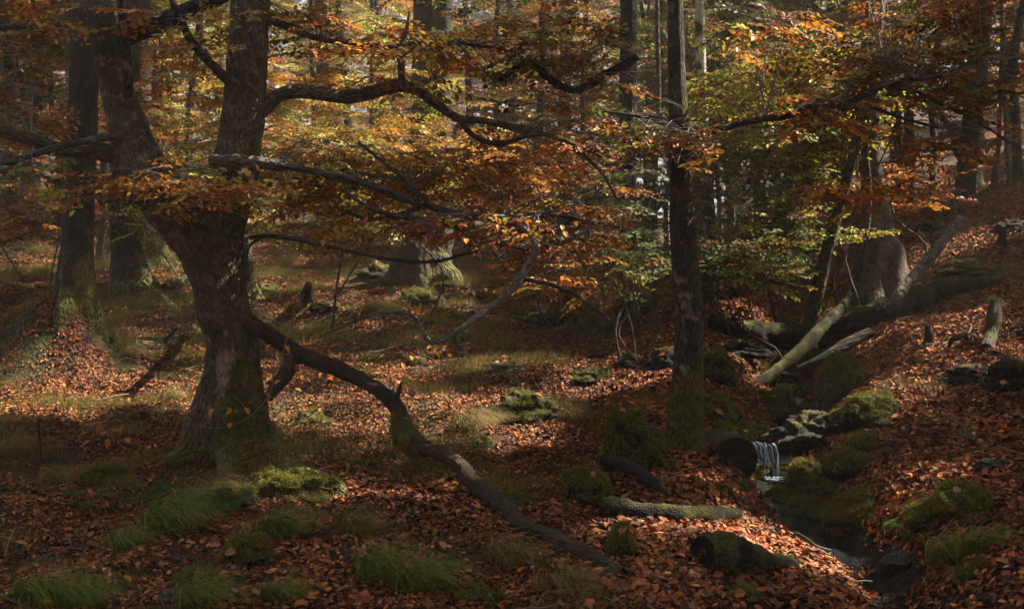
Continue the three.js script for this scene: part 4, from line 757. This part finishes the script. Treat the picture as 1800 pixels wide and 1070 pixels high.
function stone(name, label, px, row, w, h, o = {}) {
  if (px > 1225 && px < 1740 && row > 690) { w *= 1.15; h *= 1.2; }       // w, h: half width and height in pixels of the photograph, row: where it meets the ground
  const p = pick(px, row), s = PX(-p.z), r = [0.85 * w / s, h * 0.62 / s, (o.deep ?? 0.85) * w / s], c = V(p.x, p.y + h * 0.30 / s, p.z - r[2] * 0.5);
  c.y = Math.max(c.y, H(c.x, c.z) + h * 0.12 / s);
  const t = thing(name, label, name.includes('mound') ? 'moss mound' : 'stone', V(c.x, H(c.x, c.z), c.z), o.group), m = part(o.part ?? 'stone', rockGeo(c, r, { det: Math.round(clamp(w / 4, 8, 24)), ...o }, rs++ * 3.7), M.moss, t);
  if ((o.moss ?? 0.55) > 0.2) mossPad(t, m.geometry, w * h * 0.14);
  const k = o.leaves ?? 5, mats = stone.mats ??= LIT.slice(0, 6).map(c => tintMat(M.litter, c));
  const P = m.geometry.attributes.position, N = m.geometry.attributes.normal;
  for (let i = 0, j = 0; j < k && i < 200; i++) { const q = Math.floor(R() * P.count); if (N.getY(q) < 0.5 || P.getY(q) < 0.3 * r[1]) continue; const l = singleLeaf(t, V(P.getX(q), P.getY(q) + 0.008, P.getZ(q)).add(t.position), 0.07, mats, 'fallen_leaf', V(N.getX(q), N.getY(q), N.getZ(q))); j++; }
  return t;
}
const MD = 'moss_mound', ST = 'mossy_stone';
for (const a of [
  [MD, 'dark mossy mound left of the forked beech in the foreground', 180, 852, 45, 36], [MD, 'broad mossy hump at the foot of the forked beech', 515, 880, 85, 52, { deep: 0.6 }], [MD, 'round mossy mound above the right green tussock', 430, 985, 42, 40], [MD, 'straw-topped mossy mound below the beech foot', 405, 895, 55, 34],
  [ST, 'pale mossy boulder in the clearing left of the twin oak', 662, 486, 34, 24], [ST, 'mossy hummock in front of the twin oak, left one', 738, 540, 42, 34], [ST, 'mossy hummock in front of the twin oak, right one', 795, 525, 38, 34], [ST, 'small mossy stone right of the oak hummocks', 815, 560, 28, 18],
  [ST, 'spiky mossy boulder with dark hollow below, right of the sunlit tussock', 922, 742, 55, 52, { angular: 1, moss: 0.3 }], [ST, 'big black mossy stump-like boulder above the end of the fallen limb', 1035, 885, 48, 62, { moss: 0.3, rock: [0.02, 0.018, 0.016] }],
  [ST, 'leftmost of the row of three dark mossy stones behind the red leaves', 925, 565, 40, 24], [ST, 'middle one of the row of three dark mossy stones', 985, 572, 32, 26], [ST, 'rightmost of the row of three dark mossy stones', 1042, 592, 32, 34, { moss: 0.3 }], [ST, 'low flat mossy stone in the red leaves right of the hanging branch tip', 885, 655, 36, 16], [ST, 'mossy slab lying above the black boulder', 1040, 672, 40, 24, { moss: 0.4 }],
  [MD, 'small mossy bump in lit leaves below the hanging branch', 730, 642, 22, 14], [MD, 'small green bump on lit ground right of the fallen limb', 845, 785, 22, 16], [MD, 'small mossy bump beside the fallen limb elbow', 545, 745, 30, 22], [MD, 'pale moss cushion below the clearing grass', 570, 545, 26, 18], [MD, 'moss cushion left of the cut stump', 465, 515, 24, 14],
  ['grey_stone', 'small smooth bluish grey stone at the bottom edge', 296, 1058, 20, 22, { moss: -1, rock: [0.20, 0.21, 0.22], leaves: 0 }], [MD, 'dark mound beside the small grey stone', 340, 1040, 40, 36], [MD, 'mossy bump under the dry bracken at the bottom', 840, 1068, 40, 24], [MD, 'moss bank along the shaded limb, centre', 900, 895, 40, 26],
  [ST, 'tall dark mossy rock just left of the slender beech foot', 1112, 830, 50, 120, { moss: 0.35, deep: 1 }], [ST, 'overhanging mossy rock right of the slender beech', 1252, 672, 42, 62, { moss: 0.35, angular: 1 }], [ST, 'dark rounded rock left of the slender beech', 1170, 650, 34, 40, { moss: 0.2 }], [ST, 'upper of three mossy cobbles behind the sawn log', 1268, 740, 30, 40], [ST, 'middle of three mossy cobbles behind the sawn log', 1254, 752, 22, 32], [ST, 'lowest of three mossy cobbles behind the sawn log', 1266, 772, 26, 26],
  [ST, 'mossy rock in the gully above the small fall', 1368, 738, 42, 44, { moss: 0.4 }], [ST, 'flat mossy ledge left of the small fall', 1300, 765, 40, 14], [ST, 'leaf-capped dark rock right of the small fall', 1440, 790, 60, 50, { moss: 0.1, leaves: 16 }], [ST, 'round mossy boulder with knob above the right bank', 1487, 702, 38, 66, { moss: 0.45, angular: 1 }], [ST, 'wide sunlit mossy mound with a dark hole', 1535, 748, 52, 46, { leaves: 3 }],
  [ST, 'round mossy boulder below the wide mound', 1530, 792, 28, 28], [ST, 'dark mossy boulder left of the round one', 1503, 832, 38, 36, { moss: 0.35 }], [ST, 'long mossy rock right of the fall pool', 1430, 862, 40, 40, { moss: 0.45 }], [ST, 'sunlit green boulder below the fall', 1385, 902, 46, 36, { moss: 0.9 }], [ST, 'grey mossy stone right of the sunlit green boulder', 1432, 918, 44, 34, { moss: 0.25, rock: [0.10, 0.10, 0.10] }], [ST, 'mossy bank stone with grass beard', 1515, 915, 44, 44, { moss: 0.7 }], [ST, 'large mossy hump on the right bank', 1700, 912, 46, 52, { moss: 0.75 }], [ST, 'lower mossy shoulder left of the large hump', 1640, 925, 36, 30],
  ['grey_stone', 'flat pale stone at the lower pool', 1592, 994, 28, 18, { moss: -1, rock: [0.17, 0.16, 0.16], leaves: 0 }], [ST, 'small mossy stone on the stream edge at lower right', 1722, 1016, 26, 20], [ST, 'leafy tussock stone under the fall lit by sun', 1338, 858, 34, 36, { moss: 0.45, leaves: 12 }], [ST, 'small mossy root stone below the sawn log', 1270, 872, 20, 20], [ST, 'dark mossy rock below the flat dark log', 1092, 980, 22, 60],
  [ST, 'dark boulder on the slope at the right border', 1785, 680, 45, 50, { moss: 0.1, rock: [0.03, 0.028, 0.026] }], [ST, 'dark overhang rock left of the border boulder', 1715, 672, 50, 30, { moss: 0.0, rock: [0.025, 0.022, 0.02], leaves: 4 }], [ST, 'black boulder high on the right slope', 1785, 412, 36, 28, { moss: 0.1, rock: [0.03, 0.03, 0.03] }], [ST, 'far mossy rock beside the fallen pole tip', 1640, 405, 26, 20], [ST, 'mossy rock between pole and log on the right', 1700, 480, 40, 24], [ST, 'far mossy bank right of the log', 1760, 485, 40, 20], [ST, 'mossy bump at the bottom edge, below the rotten stump log', 1310, 1060, 26, 22], [ST, 'mossy cobble by the upper pool', 1418, 698, 26, 24], [ST, 'dark wet rock under the big log', 1300, 625, 50, 26, { moss: 0, rock: [0.02, 0.018, 0.016] }], [ST, 'mossy stone on the left bank far above', 1140, 548, 30, 18, { moss: 0.4 }], [ST, 'leafy mound beneath the small dark rock slope', 1110, 648, 26, 30, { moss: 0.2 }], [ST, 'mossy pebble in the stream below the fall', 1470, 870, 20, 16], [ST, 'small stone on the leaves right of the hump', 1750, 830, 34, 24, { moss: 0.1 }],
]) stone(...a);
console.log('stones');

// ───────── logs, stumps, sticks ─────────
function log(name, label, pts, o = {}) {       // pts: [px, row, half px, D or null → lying on the ground]
  const P = pts.map(([px, row, hw, D]) => { const p = D ? at(px, row, D) : pick(px, row + hw * 0.8); if (!D) p.y += hw * 0.75 / PX(-p.z); return [p, hw / PX(-p.z)]; });
  const b = P[0][0].clone(); b.y = H(b.x, b.z);
  const t = thing(name, label, o.category ?? 'log', b), m = part('wood', tube(P, { radial: o.radial ?? 28, step: o.step ?? 0.035, rough: o.rough ?? 0.22, freq: o.freq ?? 5, colour: barkColour({ base: C.wood, side: V(0, 1, 0), moss: 0, ...o.bark }), cap: 'both', capColour: o.capColour, uvR: P[0][1], linear: o.linear }), o.mat ?? M.wood, t);
  for (const s of o.stubs ?? []) { const q = s.map(([px, row, hw, D]) => [at(px, row, D), hw / PX(D)]); part('side_branch', tube(q, { radial: 10, step: 0.03, rough: 0.14, colour: barkColour({ base: o.bark?.base ?? C.wood, side: V(0, 1, 0), moss: 0, ...o.bark }), cap: 'end' }), o.mat ?? M.wood, t); }
  if (o.fuzz) mossPad(t, m.geometry, o.fuzz, 0.35);
  return t;
}
log('fallen_limb', 'long twisted dead limb leaning from the forked beech down to the right', [[438, 568, 15, 8.5], [480, 592, 15, 8.45], [525, 622, 14, 8.4], [590, 648, 14, 8.35], [640, 672, 14, 8.3], [680, 696, 14, 8.25], [702, 730, 15, 8.15], [712, 765, 17, 8.0], [742, 785, 14, 7.8], [775, 797, 13, 7.75], [800, 812, 14, 7.65], [826, 842, 15, 7.5], [850, 862, 16, null], [885, 888, 17, null], [925, 925, 15, null], [965, 942, 17, null], [1010, 966, 16, null], [1050, 986, 16, null], [1095, 1010, 13, null]], { radial: 44, step: 0.02, rough: 0.4, freq: 9, bark: { base: [0.13, 0.085, 0.062], moss: -0.06 }, stubs: [[[512, 618, 13, 8.4], [505, 650, 15, 8.35], [488, 675, 13, 8.3], [470, 700, 9, 8.25]], [[690, 712, 8, 8.2], [700, 690, 5, 8.2], [706, 670, 2, 8.2]]] });
{ // the moss collar on its elbow
  const t = thing('moss_collar', 'bright moss sleeve wrapped round the elbow of the fallen limb', 'moss', at(716, 772, 7.95)), g = tube([[at(703, 738, 8.1), 0.062], [at(712, 765, 8.0), 0.088], [at(726, 780, 7.9), 0.085], [at(748, 790, 7.78), 0.06]], { radial: 26, step: 0.015, rough: 0.12, freq: 12, colour: p => m3(C.mossD, [0.13, 0.125, 0.02], clamp(0.6 + 1.4 * fbm(p.x * 20, p.y * 20, p.z * 20, 3))), cap: 'both', capColour: C.moss });
  const m = part('sleeve', g, M.moss, t); mossPad(t, m.geometry, 420, -0.5);
}
log('broken_bough', 'mossy broken bough on the ground left of the forked beech', [[195, 600, 7, null], [235, 605, 8, null], [275, 608, 9, null], [305, 606, 9, null], [325, 592, 7, 10.9], [345, 578, 4, 10.9]], { bark: { moss: 0.15 }, stubs: [[[290, 602, 6, 10.9], [300, 588, 4, 10.9], [312, 574, 2.5, 10.9]]], fuzz: 120 });
log('mossy_root_log', 'short mossy log behind the forked beech at left', [[288, 505, 8, null], [315, 497, 11, null], [345, 490, 13, null], [375, 488, 13, null]], { bark: { moss: 0.3 }, fuzz: 100 });
log('tree_stump', 'small dark cut stump on the lit leaves', [[540, 522, 12, null], [540, 508, 9, 15.5], [543, 496, 6, 15.5]], { category: 'stump', bark: { base: [0.035, 0.03, 0.026] } });
log('thin_stick', 'thin dark stick standing upright in the grass at left', [[72, 818, 1.8, null], [70, 780, 1.6, 8.6], [67, 750, 1.3, 8.6], [66, 735, 0.9, 8.6]], { category: 'stick', radial: 10, bark: { base: [0.05, 0.04, 0.035], moss: -1 } });
log('leaning_stick', 'pale bent stick leaning against the twin oak', [[750, 485, 3, 17.5], [745, 450, 3, 17.6], [755, 420, 3, 17.7], [766, 398, 2.5, 17.8]], { category: 'stick', radial: 10, bark: { base: [0.26, 0.19, 0.12], moss: -1 } });
// gully logs
log('fallen_log', 'big dark mossy log bridging the gully', [[1252, 566, 16, 13.6], [1290, 576, 20, 13.7], [1340, 588, 24, 13.8], [1395, 592, 25, 13.9], [1440, 586, 24, 13.6], [1490, 572, 23, 13.3], [1540, 554, 24, null], [1590, 532, 24, null], [1640, 516, 22, null], [1690, 506, 18, null], [1735, 497, 13, null], [1765, 490, 6, null]], { radial: 44, mat: M.moss, rough: 0.36, freq: 6, bark: { base: [0.05, 0.036, 0.028], moss: 0.22 }, fuzz: 900 });
log('fallen_log', 'slender green-mossed log slanting down into the gully', [[1322, 684, 4, 12.0], [1340, 667, 7, 12.1], [1370, 645, 9, 12.3], [1400, 622, 10, 12.5], [1430, 592, 11, 12.8], [1455, 565, 11, 13.1], [1480, 542, 9, 13.4], [1496, 520, 6, 13.6]], { mat: M.moss, rough: 0.28, freq: 7, bark: { base: [0.045, 0.037, 0.028], moss: 0.26 }, fuzz: 420 });
log('fallen_pole', 'pale grey birch pole propped over the big log', [[1556, 548, 9, 12.75], [1580, 518, 10, 12.8], [1610, 482, 10, 13.0], [1640, 447, 9.5, 13.2], [1668, 412, 9, 13.4], [1690, 384, 9, 13.6]], { mat: M.bark, bark: { base: [0.24, 0.215, 0.19], moss: -0.4, lichen: 0.5 }, stubs: [[[1645, 440, 2.5, 13.2], [1628, 418, 2, 13.2], [1615, 405, 1, 13.2]], [[1686, 388, 3, 13.6], [1680, 365, 2, 13.6], [1680, 330, 1, 13.6]]] });
log('fallen_branch', 'dark straight branch lying under the big log at right', [[1405, 652, 9, 12.3], [1450, 628, 10, 12.3], [1490, 604, 10, 12.4], [1530, 582, 8, 12.5]], { bark: { base: [0.05, 0.04, 0.033], moss: 0.1 } });
log('sawn_log', 'thick mossy log with a round dark sawn end facing the viewer', [[1294, 808, 40, 8.55], [1280, 800, 40, 8.8], [1262, 792, 38, 9.1], [1245, 785, 33, 9.4]], { radial: 52, rough: 0.08, linear: true, bark: { base: [0.04, 0.03, 0.025], moss: 0.2 }, capColour: [0.035, 0.024, 0.018], fuzz: 420 });
log('fallen_log', 'dark log lying flat above the rotten stump log', [[1060, 893, 20, null], [1120, 899, 21, null], [1180, 904, 19, null], [1240, 905, 16, null], [1295, 902, 11, null]], { mat: M.moss, rough: 0.42, freq: 7, bark: { base: [0.04, 0.032, 0.026], moss: 0.2 }, fuzz: 160 });
log('fallen_branch', 'dark curved branch sloping down above the flat log', [[1060, 808, 10, 7.9], [1105, 820, 11, 7.7], [1140, 842, 11, 7.5], [1165, 866, 9, 7.35], [1188, 890, 6, 7.2]], { bark: { base: [0.03, 0.024, 0.02], moss: -0.3 } });
log('rotten_log', 'short rotten stump log with black broken end, moss and leaves on top', [[1235, 975, 34, null], [1275, 975, 36, null], [1310, 980, 30, null], [1345, 988, 22, null], [1385, 990, 16, null], [1400, 990, 8, null]], { mat: M.moss, radial: 44, rough: 0.55, freq: 6, bark: { base: [0.05, 0.042, 0.036], moss: 0.34 }, capColour: [0.025, 0.022, 0.02], fuzz: 300 });
log('rotten_log', 'pale broken log end leaning on the right slope', [[1692, 795, 30, 8.3], [1706, 782, 30, 8.5], [1725, 776, 27, 8.7], [1752, 776, 18, 8.9]], { mat: M.bark, radial: 44, rough: 0.42, bark: { base: [0.14, 0.115, 0.095], moss: 0.15 }, capColour: [0.16, 0.13, 0.11], fuzz: 160 });
log('tree_stump', 'leaning mossy snag on the right slope', [[1735, 612, 11, null], [1742, 590, 12, 11], [1748, 560, 12, 11.1], [1752, 530, 9, 11.2]], { category: 'stump', bark: { base: [0.08, 0.065, 0.05], moss: 0.2 }, fuzz: 120 });
log('tree_stump', 'tiny dark stump left of the leaning snag', [[1634, 602, 9, null], [1633, 588, 8, 11.4], [1632, 572, 5, 11.4]], { category: 'stump', bark: { base: [0.035, 0.028, 0.024] } });
log('tree_stump', 'far mossy stump post on the upper right slope', [[1763, 425, 8, null], [1763, 412, 8, 15.8], [1764, 400, 7, 15.8]], { category: 'stump', bark: { moss: 0.3 } });
log('curved_branch', 'small curled dead branch on the lit right slope', [[1668, 612, 3, null], [1676, 596, 4, 11.1], [1692, 590, 5, 11.1], [1704, 594, 4, null]], { category: 'branch', radial: 12, bark: { base: [0.06, 0.045, 0.035], moss: -0.5 } });
// slender twig with a few orange leaves hanging before the forked beech
{
  const t = thing('leafy_twig', 'bare curved twig with a few orange leaves before the beech foot', 'twig', at(400, 750, 7.9));
  const P = [[330, 745, 0.5], [365, 752, 0.7], [400, 750, 0.8], [440, 730, 0.9], [465, 705, 1], [478, 680, 1], [480, 655, 1.1], [495, 630, 1.2], [502, 600, 1.2], [512, 580, 1.3], [470, 560, 1.4]].map(([a, b, r]) => [at(a, b, 7.9), r / PX(7.9)]);
  part('twig', tube(P, { radial: 6, step: 0.03, colour: () => [0.17, 0.14, 0.12] }), M.twig, t);
  for (const pts of [[[400, 750], [392, 735], [378, 718]], [[440, 730], [430, 715], [402, 690]], [[465, 705], [490, 690], [510, 672]], [[480, 655], [500, 640], [512, 660]]]) part('twig', tube(pts.map(([a, b], i) => [at(a, b, 7.88), (0.8 - i * 0.22) / PX(7.9)]), { radial: 5, step: 0.03, colour: () => [0.17, 0.14, 0.12] }), M.twig, t);
  for (const [a, b] of [[374, 718], [400, 715], [406, 722], [415, 724], [404, 742], [443, 706], [430, 715], [470, 690], [495, 628], [502, 606], [512, 620], [518, 676], [508, 690], [492, 668], [520, 640], [483, 618], [470, 648]]) singleLeaf(t, at(a, b, 7.88), 0.058, LEAFM);
}
{ // beech seedlings with orange leaves
  for (const [label, px, row, n, s, pal] of [['low beech seedling with burnt orange leaves at left foreground', 185, 775, 26, 50, LEAFM.slice(0, 4)], ['thin seedling of orange leaves in front of the lit slope', 690, 690, 20, 70, LEAFM.slice(0, 4)], ['beech seedling beside the fallen limb, right of its elbow', 780, 655, 12, 50, LEAFM], ['little orange seedling by the left fallen limb end', 560, 690, 12, 45, LEAFM.slice(0, 4)]]) {
    const b = pick(px, row), D = -b.z - 0.2, t = thing('beech_seedling', label, 'seedling', b, 'beech seedlings');
    const gs = []; for (let i = 0; i < 4; i++) { const e = at(px + RG() * s, row - 30 + RG() * 30, D); gs.push(tube([[b.clone(), 0.005], [b.clone().lerp(e, 0.5).add(V(0, 0.06, 0)), 0.0035], [e, 0.0015]], { radial: 5, step: 0.05, colour: () => [0.15, 0.11, 0.09] })); }
    part('stem', mergeGeometries(gs), M.twig, t);
    for (let i = 0; i < n; i++) singleLeaf(t, at(px + RG() * s, row - 22 + RG() * 30, D + RG() * 0.1), 0.07, pal);
  }
}
// ferns
function frond(b, dir, len, lift) {
  const pos = [], col = [], c0 = [[0.05, 0.11, 0.03], [0.07, 0.13, 0.03]];
  for (let i = 2; i < 22; i++) for (const s of [-1, 1]) {
    const t = i / 22, p = b.clone().addScaledVector(dir, len * t).add(V(0, lift * (t - 0.9 * t * t) * len, 0)), sd = dir.clone().cross(V(0, 1, 0)).multiplyScalar(s), l = len * 0.26 * Math.sin(Math.PI * (0.12 + 0.86 * t)) + 0.006;
    const d = sd.addScaledVector(dir, 0.35).add(V(0, -0.15, 0)).normalize(), nor = V(0, 1, 0).sub(d.clone().multiplyScalar(d.y)).normalize();
    leafShape(pos, col, p, d, nor, l, len * 0.034, c0[i % 2].map(x => x * RR(0.8, 1.2)));
  }
  return geoFrom(pos, col);
}
for (const [label, px, row, n, len] of [['green fern drooping over the lower stream', 1600, 955, 6, 0.2], ['dark fern left of the round mossy mound', 400, 912, 6, 0.22], ['dark green fern above the largest tussock', 268, 895, 6, 0.26], ['small fern in shade at left foreground', 150, 905, 5, 0.2], ['little fern beside the sawn log', 1310, 868, 4, 0.14]]) {
  const b = pick(px, row), t = thing('fern', label, 'fern', b, 'ferns');
  for (let i = 0; i < n; i++) { const a = i / n * 6.28 + RG() * 0.4; part('frond', frond(b.clone().add(V(0, 0.03, 0)), V(Math.cos(a), 0.12, Math.sin(a)).normalize(), len * RR(0.7, 1.2), RR(0.9, 1.9)), M.leaf, t); }
}

// ───────── the stream ─────────
{
  const pos = [], idx = [], seg = 150, W = 10, lv = [];
  const pt = s => { const i = Math.min(STREAM.length - 2, Math.floor(s)), t = s - i, a = STREAM[i], b = STREAM[i + 1]; return V(mix(a[0], b[0], t), 0, -mix(a[1], b[1], t)); };
  const sMax = 12.2; let low = 1e9;
  for (let k = seg; k >= 0; k--) { const p = pt(k / seg * sMax), y = H(p.x, p.z) + 0.12; low = Math.min(low, y); lv[k] = low; }
  for (let k = 0; k <= seg; k++) {
    const s = k / seg * sMax, p = pt(s), q = pt(Math.min(sMax, s + 0.05)), d = q.clone().sub(pt(Math.max(0, s - 0.05))).setY(0).normalize(), sd = V(-d.z, 0, d.x);
    for (let j = 0; j <= W; j++) { const w = (j / W - 0.5) * 0.8, e = p.clone().addScaledVector(sd, w); pos.push(e.x, lv[k] + 0.008 * fbm(e.x * 14, e.z * 14, 2, 3), e.z); }
  }
  for (let k = 0; k < seg; k++) for (let j = 0; j < W; j++) { const a = k * (W + 1) + j; idx.push(a, a + W + 1, a + 1, a + 1, a + W + 1, a + W + 2); }
  const m = new THREE.Mesh(geoFrom(pos, null, idx), M.water); m.name = 'stream'; m.userData = { kind: 'structure', label: 'narrow dark stream running down the gully', category: 'water' }; scene.add(m);
}
{ // the little fall: strands of falling water with gaps
  const a = at(1318, 782, 8.95), b = at(1366, 786, 9.0), D = 8.95, gs = [], t = thing('waterfall', 'small bluish waterfall spilling beside the sawn log', 'waterfall', at(1345, 838, 8.85));
  const thin = [];
  for (let i = 0; i < 64; i++) {
    const cl = Math.floor(R() * 7) / 7 + 0.05, u = clamp(cl + RG() * 0.07), top = a.clone().lerp(b, u), h = mix(0.15, 0.23, u) * RR(0.55, 1.12), w = RR(0.0012, 0.0052), pos = [], idx = [], ph = RR(0, 9), v0 = R() < 0.3 ? RR(0.1, 0.4) : 0;
    for (let s = 0; s <= 9; s++) { const v = mix(v0, 1, s / 9), z = top.z - 0.07 + 0.11 * Math.sqrt(v) + 0.02 * v + 0.012 * noise(u * 5, v * 4, ph), y = top.y + 0.018 + 0.012 * noise(u * 6, 2, 1) - h * v * v, x = top.x + 0.035 * noise(u * 4, v * 2.5, 1) * v + 0.02 * v + (cl - u) * 0.06 * v, ww = w * (0.7 + 0.9 * noise(u * 20, v * 6, ph)); pos.push(x - ww, y, z, x + ww, y, z + 0.002); if (s < 9) { const q = s * 2; idx.push(q, q + 1, q + 2, q + 1, q + 3, q + 2); } }
    (R() < 0.66 ? gs : thin).push(geoFrom(pos, null, idx));
  }
  part('strand', mergeGeometries(thin), M.water, t).userData.kind = 'stuff';
  const m = part('strand', mergeGeometries(gs), M.foam, t); m.userData.kind = 'stuff';
  const sp = []; const c = at(1372, 842, 8.85); for (let i = 0; i < 70; i++) { const g = new THREE.IcosahedronGeometry(RR(0.002, 0.009), 1); g.scale(1.3, 0.4, 1); g.translate(c.x - 0.04 + RG() * 0.09, c.y + RR(-0.015, 0.03) * R(), c.z + RG() * 0.05); sp.push(g); }
  const f = part('foam', mergeGeometries(sp), M.foam, t); f.userData.kind = 'stuff';
}
scene.traverse(o => { if (o.isMesh) { o.castShadow = true; o.receiveShadow = true; } });
renderer.render(scene, camera);
